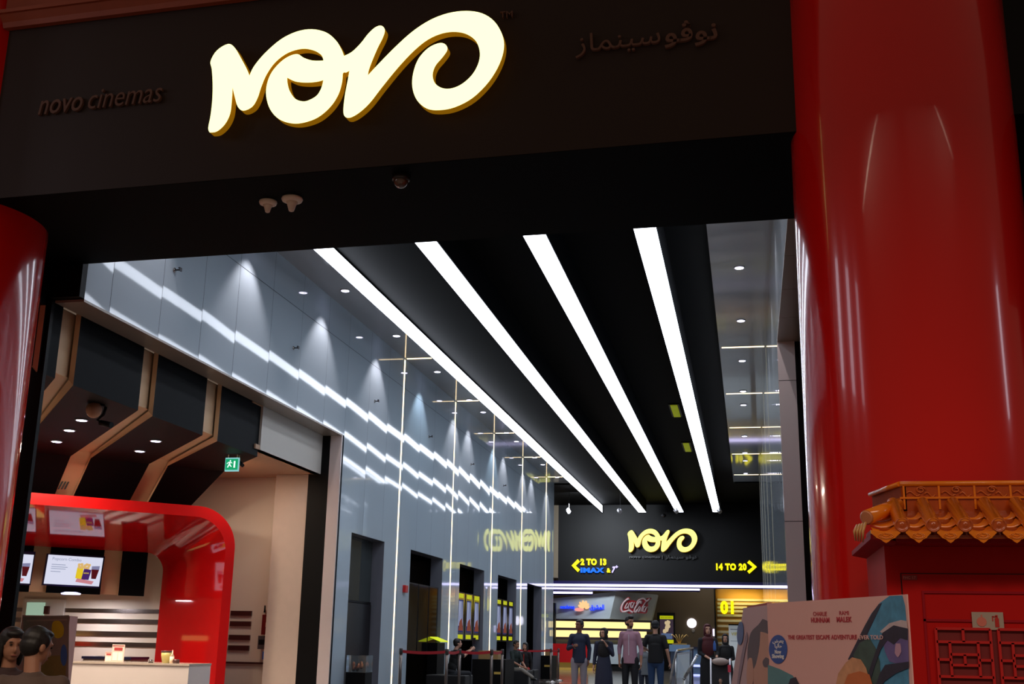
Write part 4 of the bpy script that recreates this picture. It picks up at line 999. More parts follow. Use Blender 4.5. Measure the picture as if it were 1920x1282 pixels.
# ridge: cap roll, carved frieze, plain band
yr = 7.36
x0 = at(1688, 905, yr).x; zt = at(1700, 903, yr).z; z1 = at(1700, 911, yr).z; z2 = at(1700, 933, yr).z; z3 = at(1700, 955, yr).z
rd = MB()
rd.box(x0+.01, XR_, yr, 8.3, z3-.06, z1+.0)
rd.build('ridge_wall', mat('ridge_dark_glaze', (184, 78, 20), rough=.22, coat=.4, var=.25, scale=18, bump=.15), t)
rc = MB().tube([(x0-.005, yr, (zt+z1)/2), (XR_, yr, (zt+z1)/2)], (zt-z1)*.62, 12)
rc.tube([(x0-.005, yr, (zt+z1)/2), (x0-.13, yr+.5, (zt+z1)/2)], (zt-z1)*.6, 12)
rc.box(x0, XR_, yr, 8.3, z1, zt)
rc.box(x0-.01, XR_, yr-.012, yr, z2-.008, z2+.004)
for k in range(7): rc.box(x0+.01+k*.205, x0+.022+k*.205, yr-.008, yr, z3, z1)
rc.build('ridge_cap', GLAZE, t)
sd = MB().slab([(x0, yr+.0, z3-.05), (x0-.12, yr+.5, z3-.05), (x0-.12, yr+.5, zt), (x0, yr, zt)], (.03, 0, 0)); sd.build('ridge_end', mat('ridge_end_glaze', (150, 60, 16), rough=.6, var=.25, scale=18, spec=.08), t)
fz = MB()
for k in range(7):
    bx = x0+.115+k*.205; zc_ = (z1+z2)/2
    sp = [(bx+.028*math.cos(a)*(1-a/14), yr-.006, zc_+.01+.022*math.sin(a)*(1-a/14)) for a in [i*.5 for i in range(18)]]
    fz.tube(sp, .0045, 6)
    fz.tube([(bx-.085+.01*i, yr-.005, zc_-.012+.014*math.sin(i*.75)) for i in range(9)], .0045, 6)
    fz.tube([(bx+.02+.008*i, yr-.005, zc_-.018+.014*math.sin(i*.8)) for i in range(9)], .0045, 6)
fz.build('carved_scroll', mat('scroll_glaze', (205, 96, 22), rough=.2, coat=.4, var=.2, scale=18), t)
# roof bed, pan tiles, roll tiles, drip tiles
ye, yt = 6.98, 7.33
def solve_y(px, py, X):
    lo, hi = 5.0, 9.0
    d = ray(px, py); return CAMP.y + (X/d.x)*d.y
rolls = [(1691, 980, 1686, 945), (1750, 983, 1733, 940), (1810, 985, 1788, 940), (1873, 987, 1850, 939), (1935, 989, 1911, 938)]
bd = MB(); xs_ = []
zE = at(1750, 984, ye).z; zT = at(1733, 944, yt).z
xs_ = [at(a, b, ye).x for a, b, c, d in rolls]
stp = xs_[2]-xs_[1]
while len(xs_) < 8: xs_.append(xs_[-1]+stp)
bd.add([(xs_[0]-.16, ye+.03, zE-.055), (XR_+.1, ye+.03, zE-.055), (XR_+.1, yt+.05, zT-.03), (x0-.0, yt+.05, zT-.03), (xs_[0]-.16, ye+.03, zE-.075), (XR_+.1, ye+.03, zE-.075), (XR_+.1, yt+.05, zT-.06), (x0, yt+.05, zT-.06)],
       [(0, 1, 2, 3), (4, 7, 6, 5), (0, 4, 5, 1), (1, 5, 6, 2), (2, 6, 7, 3), (3, 7, 4, 0)])
bd.build('roof_bed', GLAZED, t)
R_ = .043
first_roll = None
for i, X in enumerate(xs_[:7]):
    r = MB().tube([(X, ye, zE), (X, ye+.01, zE+.002), (X, yt, zT)], [R_, R_, R_*.95], 20).build('roll_tile', GLAZE, t)
    d = MB().lathe([(R_*.98, -.0), (R_*.98, -.004), (R_*.8, -.006), (R_*.76, -.002), (R_*.3, -.003), (R_*.2, -.007)], (X, ye-.002, zE), 20, 'y').build('tile_disc', MATS['ridge_dark_glaze'], r)
for i in range(-1, 6):
    xa = (xs_[i] if i >= 0 else xs_[0]-.19)+R_*.75; xb = xs_[i+1]-R_*.75 if i >= 0 else xs_[0]-R_*.7
    cx, hw = (xa+xb)/2, (xb-xa)/2
    for k in range(3):
        f0 = k/3; yy0 = ye+.02+(yt-ye)*f0; zz0 = zE-.035+(zT-zE)*f0
        vs = []
        for j in range(9):
            a = -1+2*j/8; sag = .022*(1-a*a)
            vs += [(cx+a*hw*1.1, yy0, zz0-sag+.012), (cx+a*hw*1.1, yy0+(yt-ye)/3+.02, zz0-sag+(zT-zE)/3-.005), (cx+a*hw*1.1, yy0, zz0-sag-.002)]
        fs = []
        for j in range(8): fs += [(3*j, 3*j+3, 3*j+4, 3*j+1), (3*j, 3*j+2, 3*j+5, 3*j+3)]
        MB().add(vs, fs, True).build('pan_tile', GLAZE, t)
    w_ = hw*1.28; zt_ = zE-.028
    shp = [(-1, 0), (-1.0, -.25), (-.8, -.42), (-.62, -.62), (-.35, -.72), (-.2, -.88), (0, -1), (.2, -.88), (.35, -.72), (.62, -.62), (.8, -.42), (1, -.25), (1, 0), (.5, .0-.13), (0, -.18), (-.5, -.13)]
    dt = MB().slab([(cx+a*w_, ye-.004, zt_+b*.075) for a, b in shp], (0, .014, 0))
    o = dt.build('drip_tile', GLAZE, t)
    rl = MB()
    for q_ in (.45, .62): rl.tube([(cx+w_*q_*math.sin(a)*.8, ye-.006, zt_-.034-.026*q_*math.cos(a)) for a in [i_*.55 for i_ in range(-5, 7)]], .003, 5)
    rl.tube([(cx-.02, ye-.006, zt_-.03), (cx, ye-.006, zt_-.038), (cx+.02, ye-.006, zt_-.03)], .003, 5)
    rl.build('relief', GLAZE, o)
# hip roll with clawed end
pa = at(1684, 946, yt); pb = at(1625, 970, 7.05)
r = MB().tube([pa, pb], [R_*.95, R_*1.02], 20).build('hip_roll', GLAZE, t)
dd = (pb-pa).normalized()
MB().tube([pb+dd*.001, pb+dd*.008], [R_*1.0, R_*.8], 20).build('tile_disc', mat('pale_disc', (205, 130, 90), rough=.3, var=.2), r)
for k in range(4):
    s_ = at(1623-k*5.2, 980+k*1.5, 7.02+k*.02); e_ = at(1618-k*4.6, 1016-k*1.0, 7.02+k*.02); m_ = at(1618-k*5.4, 996, 6.98+k*.02)
    MB().tube([s_, m_, e_], [.008, .0075, .004], 10).build('claw_tip', mat('claw_cream', (214, 160, 96), rough=.3, var=.15), t)
# cabinet door, frame grooves, lattice, plates
dx0, dz1 = at(1690, 1076, YC0).x, at(1690, 1076, YC0).z
MB().box(dx0-.006, XR_, YC0-.003, YC0+.0, dz1, dz1+.006).box(dx0-.006, dx0, YC0-.003, YC0, .2, dz1).build('door_gap', mat('gap_dark', (30, 6, 8), rough=.6), t)
dr = MB().box(dx0, XR_-.02, YC0-.014, YC0-.001, .2, dz1).build('door', REDC, t)
px0, pz1 = at(1727, 1104, YC0).x, at(1727, 1112, YC0).z
pz0 = at(1727, 1160, YC0).z
MB().box(px0, XR_-.05, YC0-.022, YC0-.014, pz1, pz1+.014).box(px0, XR_-.05, YC0-.022, YC0-.014, pz0-.014, pz0).box(px0, px0+.012, YC0-.022, YC0-.014, .25, pz1).build('moulding', REDD, dr)
# lattice
lx, lz = at(1753, 1180, YC0).x, at(1753, 1178, YC0).z
MB().box(lx, XR_-.08, YC0-.016, YC0-.0145, .3, lz).build('lattice_back', mat('lattice_back', (120, 20, 22), rough=.6), dr)
lt = MB(); bw = .015
def hb(z, a, b): lt.box(lx+a, lx+b, YC0-.034, YC0-.016, z-bw/2, z+bw/2)
def vb(x, z0_, z1_): lt.box(lx+x-bw/2, lx+x+bw/2, YC0-.034, YC0-.016, z0_, z1_)
for blk in (0, .345, .69):
    Wl = .30
    vb(blk, .3, lz); vb(blk+Wl, .3, lz)
    for zk in (0, .075, .27, .345, .54, .615): hb(lz-zk, blk, blk+Wl)
    for top in (.075, .345):
        z1_ = lz-top; z0_ = z1_-.195
        vb(blk+.072, z0_, z1_); vb(blk+.228, z0_, z1_)
        hb(z1_-.07, blk+.072, blk+.228); hb(z1_-.13, blk+.072, blk+.228); vb(blk+.15, z1_-.13, z1_-.07)
        hb(z1_-.10, blk, blk+.072); hb(z1_-.10, blk+.228, blk+Wl)
    vb(blk+.15, lz-.075, lz)
lt.build('lattice', mat('lattice_red', (200, 24, 22), rough=.45, var=.08, scale=4), dr)
A = at(1821, 1147, YC0-.02); B = at(1883, 1181, YC0-.02)
pl = MB().box(A.x, B.x, YC0-.026, YC0-.022, B.z, A.z).build('symbol_plate', mat('plate_grey', (176, 160, 146), rough=.35), t)
W = B.x-A.x; H = A.z-B.z
sy = MB(); sy.lathe([(H*.27, -.0), (H*.27, -.003)], (A.x+.3*W, YC0-.026, B.z+.45*H), 20, 'y'); sy.box(A.x+.29*W, A.x+.33*W, YC0-.029, YC0-.026, B.z+.7*H, B.z+.85*H)
sy.build('hose_symbol', mat('symbol_pink', (214, 120, 104), rough=.4), pl)
sy = MB().box(A.x+.72*W, A.x+.85*W, YC0-.029, YC0-.026, B.z+.16*H, B.z+.66*H).box(A.x+.75*W, A.x+.82*W, YC0-.029, YC0-.026, B.z+.66*H, B.z+.84*H).box(A.x+.65*W, A.x+.78*W, YC0-.029, YC0-.026, B.z+.72*H, B.z+.78*H).box(A.x+.64*W, A.x+.67*W, YC0-.029, YC0-.026, B.z+.5*H, B.z+.78*H)
sy.build('extinguisher_symbol', mat('symbol_red', (190, 40, 34), rough=.4), pl)
A = at(1692, 1078, YC0-.02); B = at(1720, 1087, YC0-.02)
pl = MB().box(A.x, B.x, YC0-.018, YC0-.014, B.z, A.z).build('number_plate', mat('plate_red', (140, 30, 34), rough=.4), t)
text('number_text', 'FHC 17', mat('print_rose', (206, 110, 104), rough=.5), (A.x+.004, YC0-.018, B.z+.006), XR, ZU, width=(B.x-A.x)*.85, depth=.001, parent=pl)

# ================================================================== poster stands
def plane_pt(x, y, P0, nrm):
    d = ray(x, y); tt = (P0-CAMP).dot(nrm)/d.dot(nrm); return CAMP+d*tt
PL = at(1438, 1130, 6.2); PR = at(1700, 1115, 5.02)
zt_ = (PL.z+PR.z)/2; PL.z = PR.z = zt_
px_ = (PR-PL).normalized(); pn = Vector((px_.y, -px_.x, 0))
pp = lambda x, y, e=0: plane_pt(x, y, PL+pn*e, pn)
t = thing('poster_stand', (PL+PR)/2*1.0, 'pink film poster standee with blue round badge, standing before the tiled roof cabinet', 'poster stand')
t.location = ((PL.x+PR.x)/2, (PL.y+PR.y)/2, 0)
PB_L = Vector((PL.x, PL.y, 0)); PB_R = Vector((PR.x, PR.y, 0))
MB().slab([PB_L, PB_R+px_*.0, PR, PL], -pn*.006).build('board', mat('poster_pink', (226, 176, 172), rough=.45, var=.02), t)
MB().slab([PB_L-px_*.03+pn*.12, PB_R+px_*.03+pn*.12, PB_R+px_*.03-pn*.25, PB_L-px_*.03-pn*.25], (0, 0, .02)).build('foot', BLACK, t)
def pprint(nm, pts, m, e=.001):
    a = [pp(x, y, e) for x, y in pts]
    if len(a) > 10: a = a
    return MB().slab(a, pn*.001).build(nm, m, t)
def blob(pts, n=3): return smooth(pts, n)
# wing-shaped painted picture (plain colour fields)
tealp = mat('paint_teal', (60, 120, 150), rough=.5, var=.5, scale=16); tealb = mat('paint_blue', (70, 140, 180), rough=.5, var=.5, scale=22)
dkp = mat('paint_dark', (40, 44, 66), rough=.5, var=.5, scale=20); grn = mat('paint_green', (58, 84, 80), rough=.5, var=.5, scale=18)
prp = mat('paint_violet', (104, 92, 150), rough=.5, var=.4, scale=14); hairp = mat('paint_sand', (206, 150, 112), rough=.5, var=.3, scale=24); skinp = mat('paint_orange', (200, 110, 60), rough=.5, var=.15, scale=12); wht = mat('paint_pale', (196, 180, 186), rough=.5, var=.3, scale=20)
teal2 = mat('paint_sea', (84, 140, 152), rough=.5, var=.2, scale=14)
def inside(pts): return [(min(1699.5+(y-1115)*.04, max(1439, x)), y) for x, y in pts]
pprint('wing_picture', inside([(1668,1117),(1692,1116),(1697,1135),(1701,1180),(1703,1230),(1705,1290),(1612,1290),(1620,1262),(1592,1232),(1602,1212),(1618,1180),(1634,1150),(1650,1130)]), tealb, .001)
pprint('wing_dark_edge', inside([(1648,1132),(1654,1130),(1640,1160),(1626,1190),(1614,1216),(1600,1240),(1590,1236),(1608,1200),(1622,1172),(1636,1148)]), dkp, .002)
pprint('green_field', inside([(1600,1228),(1612,1205),(1630,1195),(1642,1215),(1650,1240),(1652,1290),(1616,1290),(1612,1250)]), grn, .0025)
pprint('pale_crown', inside([(1650,1184),(1668,1168),(1690,1162),(1700,1164),(1702,1182),(1680,1180),(1664,1192)]), wht, .0035)
pprint('violet_field', inside([(1655,1200),(1668,1178),(1702,1178),(1704,1240),(1690,1246),(1668,1240),(1660,1222)]), prp, .003)
pprint('dark_field', inside([(1655,1186),(1676,1172),(1702,1178),(1702,1200),(1688,1196),(1676,1208),(1664,1200),(1652,1216),(1640,1250),(1628,1290),(1620,1290),(1634,1244),(1646,1210)]), dkp, .004)
pprint('dark_field', inside([(1660,1246),(1704,1240),(1704,1252),(1680,1262),(1660,1276),(1648,1290),(1640,1290),(1650,1262)]), dkp, .004)
pprint('pale_ear', inside(blob([(1680,1206),(1688,1206),(1690,1222),(1684,1232),(1678,1224)], 2)), mat('paint_rose', (190, 150, 176), rough=.5), .005)
pprint('sand_field', inside([(1566,1290),(1572,1262),(1586,1242),(1598,1232),(1614,1236),(1624,1252),(1634,1290)]), hairp, .005)
pprint('orange_field', inside([(1580,1290),(1590,1264),(1612,1258),(1630,1264),(1638,1290)]), skinp, .006)
pprint('sea_field', inside([(1440,1246),(1462,1254),(1486,1266),(1502,1290),(1440,1290)]), teal2, .002)
pprint('dark_corner', inside([(1476,1290),(1482,1272),(1492,1269),(1502,1290)]), dkp, .003)
INKR = mat('ink_red', (178, 44, 62), rough=.5); BADGE = mat('badge_blue', (30, 84, 170), rough=.4)
def ptext(s, x0, x1, yb, yt_, m, e=.0015, bold=.0, nm='printed_text', slope=0):
    a = pp(x0, yb, e); b = pp(x1, yb-slope*(x1-x0), e); H = pp(x0, yt_, e).z-a.z
    d = (b-a)
    text(nm, s, m, a, d, ZU, width=d.length, height=H, depth=.001, parent=t, bold=bold)
ptext('CHARLIE', 1525, 1550.5, 1154.5, 1146.5, INKR, bold=.0); ptext('HUNNAM', 1521, 1555.5, 1167, 1157.5, INKR, bold=.03)
ptext('RAMI', 1574, 1591.5, 1152.5, 1145, INKR, bold=.0); ptext('MALEK', 1569, 1597.5, 1166, 1156, INKR, bold=.03)
ptext('THE GREATEST ESCAPE ADVENTURE', 1477.5, 1607, 1198.5, 1190.5, INKR, bold=.02); ptext('EVER TOLD', 1611, 1656, 1198.5, 1190.5, mat('ink_pale', (226, 178, 176), rough=.5), e=.0075, bold=.02)
cx, cy = 1459, 1217
pprint('blue_badge', [(cx+17*math.cos(a), cy+27*math.sin(a)) for a in [2*PI*k/40 for k in range(40)]], BADGE, .002)
ptext('\ufebd\ufeae\ufecc\ufef3', 1449, 1469, 1207, 1199, WHITEP, .0035, .02); ptext('\ufe8e\ufef4\ufedf\ufe8e\ufea3', 1453, 1466, 1216, 1207, WHITEP, .0035, .02)
ptext('Now', 1453, 1465, 1225.5, 1218, WHITEP, .0035, .03); ptext('Showing', 1448, 1470, 1236, 1226, WHITEP, .0035, .03)

# second standee, partly hidden behind the first
QL = at(1392, 1142, 7.1); QR = at(1452, 1130, 6.35); zq = (QL.z+QR.z)/2; QL.z = QR.z = zq
qx = (QR-QL).normalized(); qn = Vector((qx.y, -qx.x, 0))
qp = lambda x, y, e=0: plane_pt(x, y, QL+qn*e, qn)
t = thing('poster_stand', (QL.x, QL.y, 0), 'mauve film poster standee with a flared edge, half hidden behind the pink one', 'poster stand')
fl0 = qp(1370, 1282); slope_ = (QL-fl0); k_ = QL.z/slope_.z; base_l = QL-slope_*k_
MB().slab([base_l, Vector((QR.x, QR.y, 0))+qx*.25, QR+qx*.25, QR, QL+qx*.02+Vector((0, 0, .0)), QL+Vector((0, 0, -.03))], -qn*.03).build('board', mat('poster_mauve', (196, 166, 176), rough=.45, var=.04), t)
MB().slab([qp(1402, 1142, -.012), qp(1440, 1135, -.012), qp(1440, 1129, -.012), qp(1400, 1137, -.012)], -qn*.02).build('top_tab', mat('tab_red', (150, 50, 54), rough=.5), t)
def q_print(nm, pts, m, e=.001): return MB().slab([qp(x, y, e) for x, y in pts], qn*.001).build(nm, m, t)
q_print('dark_shape', blob([(1422,1171),(1430,1160),(1442,1166),(1450,1180),(1452,1200),(1428,1186),(1424,1210),(1420,1240),(1416,1262),(1412,1250),(1408,1236),(1402,1240),(1402,1215),(1408,1186)], 3), mat('paint_slate', (80, 72, 88), rough=.5, var=.2, scale=10), .002)
q_print('skin_tone_field', blob([(1426,1184),(1440,1188),(1456,1200),(1456,1300),(1420,1300),(1412,1262),(1418,1244),(1424,1214)], 3), mat('paint_skin', (196, 146, 128), rough=.5, var=.1, scale=6), .003)
q_print('ear_shape', blob([(1403,1236),(1410,1234),(1413,1262),(1410,1290),(1404,1300),(1400,1270)], 3), MATS['paint_skin'], .004)
q_print('dark_spot', blob([(1430,1240),(1436,1232),(1442,1236),(1440,1250),(1433,1250)], 3), MATS['paint_slate'], .005)
q_print('grey_stroke', blob([(1396,1200),(1400,1184),(1402,1196),(1398,1216),(1392,1250),(1386,1282),(1382,1282),(1388,1240)], 3), mat('paint_lilac', (142, 124, 146), rough=.5, var=.3, scale=14), .003)
q_print('blue_badge', [(1388+6*math.cos(a)-1*math.sin(a), 1187+22*math.sin(a)) for a in [2*PI*k/30 for k in range(30)]], mat('badge_blue2', (60, 104, 170), rough=.4), .004)

# left poster stand behind the seated man
A = at(42, 1153, 12.0); B = at(132, 1150, 12.0); C_ = at(147, 1148, 12.4)
t = thing('poster_stand', ((A.x+B.x)/2, 12, 0), 'grey and yellow poster totem with mauve side, behind the seated man at left', 'poster stand')
MB().add([(A.x, 12, 0), (B.x, 12, 0), (B.x, 12, A.z), (A.x, 12, A.z), (A.x, 12.4, 0), (C_.x, 12.4, 0), (C_.x, 12.4, A.z), (A.x, 12.4, A.z)], [(0, 1, 2, 3), (1, 5, 6, 2), (5, 4, 7, 6), (4, 0, 3, 7), (3, 2, 6, 7)]).build('board', mat('poster_mauve2', (176, 134, 128), rough=.45, var=.05), t)
tp = lambda x, y: at(x, y, 11.995)
def t_print(nm, pts, m, e=0): return MB().slab([Vector((p.x, 11.995-e, p.z)) for p in [at(x, y, 12) for x, y in pts]], (0, .002, 0)).build(nm, m, t)
t_print('picture_field', [(44, 1156), (130, 1153), (128, 1330), (44, 1330)], mat('paint_grey', (126, 120, 110), rough=.4, var=.3, scale=5))
t_print('yellow_patch', blob([(100,1166),(112,1164),(120,1176),(118,1192),(106,1196),(98,1184)], 3), mat('paint_yellow', (190, 176, 30), rough=.5, var=.3, scale=9), .002)
t_print('pale_band', [(50, 1162), (126, 1160), (126, 1163), (50, 1165)], mat('paint_beige', (150, 140, 126), rough=.5), .002)
t_print('olive_field', [(60, 1230), (124, 1228), (124, 1330), (60, 1330)], mat('paint_olive', (120, 112, 60), rough=.5, var=.3, scale=6), .002)
t_print('blue_badge', [(120.5+6*math.cos(a), 1228+20*math.sin(a)) for a in [2*PI*k/30 for k in range(30)]], MATS['badge_blue2'], .006)

# ================================================================== PEOPLE
def remesh(o, v, it=3):
    r = o.modifiers.new('join', 'REMESH'); r.mode = 'VOXEL'; r.voxel_size = v; r.use_smooth_shade = True
    s = o.modifiers.new('soft', 'SMOOTH'); s.iterations = it; s.factor = .5
    return o
SKIN = [mat('skin_tan', (168, 118, 92), rough=.55, var=.04), mat('skin_light', (200, 150, 124), rough=.55, var=.04), mat('skin_deep', (128, 84, 64), rough=.55, var=.04)]
HAIRB = mat('hair_black', (22, 18, 17), rough=.5, var=.2, scale=30)
def V(*a): return Vector(a)
def hand(mb, w, d, n, curl=.5, s=1):
    d = d.normalized(); n = (n-d*n.dot(d)).normalized(); sd = d.cross(n)
    pc = w+d*.05*s
    M3 = Matrix((sd, n, d)).transposed()
    mb.ell(pc, (.040*s, .018*s, .052*s), 12, 8, M3)
    for k, (off, L) in enumerate(((-.029, .060), (-.010, .072), (.010, .068), (.028, .054))):
        a = pc+d*.042*s+sd*off*s
        b = a+(d*math.cos(curl*.6)+n*math.sin(curl*.6))*L*.5*s; c = b+(d*math.cos(curl*1.6)+n*math.sin(curl*1.6))*L*.5*s
        mb.tube([a, b, c], [.0092*s, .0088*s, .0072*s], 8); mb.ell(b, .0088*s, 8, 5); mb.ell(c, .0074*s, 8, 5)
    a = pc-d*.01*s-sd*.036*s; b = a+(d*.6-sd*.6+n*.25).normalized()*.03*s; c = b+(d*.9+n*.35).normalized()*.028*s
    mb.tube([a, b, c], [.0115*s, .0105*s, .0085*s], 8); mb.ell(b, .0105*s, 8, 5); mb.ell(c, .0085*s, 8, 5)
def person(loc, rz, H, label, shirt, trousers, skin=0, hair='short', head_yaw=0, head_pitch=0, arms=None, legs=None, sleeve=1.0, hem=.90, shirt_kind='shirt', lean=0,
           seated=False, group=None, shoe=(24, 22, 22), scarf=None, shorts=False, beard=False, dress=None, vox=.009, cap_col=None, wide=1.0, name='person', cat='person', drop=0, collar=None):
    s = H/1.75; t = thing(name, loc, label, cat, group, rz)
    P = lambda x, y, z: Vector((x, y, z))*s
    hipz = .92 if not seated else .50
    dz = hipz-.92
    def T(p):      # lean of the upper body about the hips
        x, y, z = p; z0 = .92; yy = y*math.cos(lean)-(z-z0)*math.sin(lean); zz = y*math.sin(lean)+(z-z0)*math.cos(lean)+z0
        return P(x, yy, zz+dz)
    hc = T((0, -.005, 1.635)); Mh = Matrix.Rotation(head_yaw, 3, 'Z') @ Matrix.Rotation(head_pitch, 3, 'X')
    hp = lambda x, y, z: hc+Mh @ (V(x, y, z)*s)
    sh = [T((-.155*wide, 0, 1.405)), T((.155*wide, 0, 1.405))]
    A = arms or [((-.235, .03, 1.13), (-.25, -.03, .87)), ((.235, .03, 1.13), (.25, -.03, .87))]
    A = [tuple((q_[0]*.92, q_[1], q_[2]) for q_ in x_) for x_ in A]
    A = [(T(a), T(b)) if not (len(x) > 2) else (P(*a), P(*b)) for x in A for a, b in [x[:2]]]
    Lg = legs or [((-.095, -.01, .49), (-.10, .02, .08)), ((.095, -.01, .49), (.10, .02, .08))]
    if seated and not legs: Lg = [((-.11, -.42, .50), (-.12, -.42, .08)), ((.11, -.42, .50), (.12, -.42, .08))]
    Lg = [(P(*a), P(*b)) for a, b in Lg]
    hips = [P(-.09, 0, .90+dz), P(.09, 0, .90+dz)]
    e = lambda mb, p, r, M=None: mb.ell(p, tuple(k*s for k in r), 16, 10, M)
    # --- body
    b = MB()
    e(b, hp(0, .008, .02), (.074, .092, .092), Mh); e(b, hp(0, -.018, -.035), (.060, .072, .075), Mh); e(b, hp(0, -.045, -.075), (.036, .036, .032), Mh)
    e(b, hp(0, -.095, -.022), (.012, .018, .022), Mh); e(b, hp(0, -.088, .005), (.010, .010, .028), Mh)
    e(b, hp(0, -.083, -.060), (.024, .010, .008), Mh); e(b, hp(0, -.078, .032), (.05, .012, .012), Mh)
    for k in (-1, 1): e(b, hp(.076*k, .01, -.01), (.010, .020, .032), Mh)
    b.cap(T((0, .012, 1.45)), hc+Mh @ (V(0, .01, -.06)*s), .052*s, .050*s)
    e(b, T((0, 0, 1.33)), (.145*wide, .09, .14)); e(b, T((0, 0, 1.12)), (.13*wide, .085, .15)); e(b, P(0, 0, .93+dz), (.15*wide, .10, .11))
    b.cap(sh[0], sh[1], .046*s, .046*s)
    for k in (0, 1):
        el, wr = A[k]
        b.cap(sh[k], el, .050*s, .038*s); b.cap(el, wr, .037*s, .024*s)
        inward = V(-1 if k else 1, -.3, 0)
        hand(b, wr, wr-el, inward, .7, s)
        kn, an = Lg[k]
        b.cap(hips[k], kn, .082*s, .054*s); b.cap(kn, an, .052*s, .036*s)
        fd = V(0, -1, 0)
        b.cap(an+V(0, .02, -.045)*s, an+V(0, -.12, -.055)*s, .032*s, .026*s)
    remesh(b.build('body', SKIN[skin], t, True), vox*s)
    # --- face bits
    for k in (-1, 1):
        MB().ell(hp(.029*k, -.078, .012), (.011*s, .006*s, .006*s), 10, 6, Mh).build('eye', mat('eye_dark', (26, 20, 18), rough=.2), t, True)
        MB().ell(hp(.03*k, -.083, .032), (.017*s, .006*s, .004*s), 10, 6, Mh).build('eyebrow', HAIRB, t, True)
    MB().ell(hp(0, -.089, -.060), (.021*s, .006*s, .005*s), 10, 6, Mh).build('mouth', mat('lip', (140, 74, 66), rough=.5), t, True)
    # --- hair / scarf / cap
    h = MB()
    if hair == 'short':
        e(h, hp(0, .022, .040), (.082, .092, .086), Mh); e(h, hp(0, -.018, .085), (.064, .062, .030), Mh); e(h, hp(0, .045, .0), (.078, .066, .075), Mh)
        for k in (-1, 1): e(h, hp(.068*k, .002, .03), (.016, .035, .045), Mh)
    elif hair == 'quiff':
        e(h, hp(0, .022, .042), (.082, .092, .086), Mh); e(h, hp(0, -.04, .098), (.060, .062, .042), Mh); e(h, hp(0, .045, .0), (.078, .066, .075), Mh)
    elif hair == 'long':
        e(h, hp(0, .022, .036), (.088, .098, .090), Mh); e(h, hp(0, .05, -.06), (.085, .055, .13), Mh)
        for k in (-1, 1): e(h, hp(.072*k, .01, -.04), (.022, .045, .11), Mh)
        e(h, hp(0, -.045, .085), (.06, .05, .03), Mh)
    if hair in ('short', 'quiff', 'long'): remesh(h.build('hair', HAIRB, t, True), .006*s, 2)
    if beard:
        g = MB(); e(g, hp(0, -.042, -.082), (.040, .042, .030), Mh)
        for k in (-1, 1): e(g, hp(.052*k, -.015, -.045), (.014, .035, .035), Mh)
        remesh(g.build('beard', HAIRB, t, True), .005*s, 2)
    if hair == 'scarf':
        g = MB(); e(g, hp(0, .026, .034), (.092, .098, .094), Mh); e(g, hp(0, .03, -.08), (.088, .075, .11), Mh)
        for k in (-1, 1): e(g, hp(.066*k, -.012, -.02), (.026, .055, .085), Mh)
        e(g, hp(0, -.035, .092), (.062, .055, .026), Mh); e(g, hp(0, -.04, -.118), (.065, .058, .035), Mh)
        e(g, T((0, -.01, 1.42)), (.135, .11, .085)); e(g, T((0, -.05, 1.34-drop*.3)), (.14, .09, .10+drop*.45))
        remesh(g.build('headscarf', mat('scarf_%d_%d' % scarf[:2], scarf, rough=.7, var=.1), t, True), .008*s)
    if hair == 'cap':
        g = MB(); e(g, hp(0, .02, .045), (.084, .096, .082), Mh); e(g, hp(0, .03, .0), (.081, .086, .06), Mh)
        e(g, hp(0, -.10, .055), (.06, .055, .010), Mh)
        remesh(g.build('cap', mat('cap_dark', cap_col or (26, 26, 30), rough=.7), t, True), .006*s, 2)
    # --- top
    g = MB()
    sm_ = mat('cloth_%d_%d_%d' % shirt, shirt, rough=.8, var=.12, scale=9, bump=.15)
    e(g, T((0, 0, 1.32)), (.150*wide, .103, .15)); e(g, T((0, -.005, 1.20)), (.142*wide, .102, .19)); e(g, T((0, 0, 1.06)), (.142*wide, .105, .16)); e(g, T((0, .005, 1.43)), (.11*wide, .06, .045))
    g.cap(sh[0], sh[1], .056*s, .056*s); e(g, T((0, .01, 1.46)), (.068, .06, .035))
    hz = hem
    g.lathe([(.158, hz), (.156, hz+.1), (.15, hz+.16)], (0, 0, 0), 20) if False else None
    mbh = MB(); mbh.lathe([(.156*wide*s, (hz+dz)*s), (.154*wide*s, (hz+.06+dz)*s), (.142*wide*s, (1.06+dz)*s), (.128*wide*s, (1.26+dz)*s), (.04*wide*s, (1.40+dz)*s)], (0, 0, 0), 24)
    for v in mbh.v: v.y *= .80
    if dress is None and not seated: g.add(mbh.v, mbh.f, True)
    for k in (0, 1):
        el, wr = A[k]
        if sleeve <= .5: g.cap(sh[k], sh[k].lerp(el, sleeve*2*.9), .062*s, .056*s)
        else:
            g.cap(sh[k], el, .060*s, .047*s); g.cap(el, el.lerp(wr, min(1, (sleeve-.5)*2)), .047*s, .038*s)
    if dress is not None:
        dm = MB(); dm.lathe([(.21*s, (dress+dz)*s), (.20*s, (dress+.2+dz)*s), (.175*s, (.92+dz)*s), (.142*s, (1.1+dz)*s), (.125*s, (1.26+dz)*s), (.04*s, (1.40+dz)*s)], (0, 0, 0), 24)
        for v in dm.v: v.y *= .74
        g.add(dm.v, dm.f, True)
    remesh(g.build('top', sm_, t, True), vox*s, 10)
    if collar:
        c = MB(); c.lathe([(.062*s, 0), (.058*s, .03*s)], T((0, .012, 1.475)), 18); c.box(-.008*s, .008*s, -.118*s, -.10*s, (1.0+dz)*s, (1.40+dz)*s)
        c.build('collar', mat('collar_%d_%d_%d' % collar, collar, rough=.8), t, True)
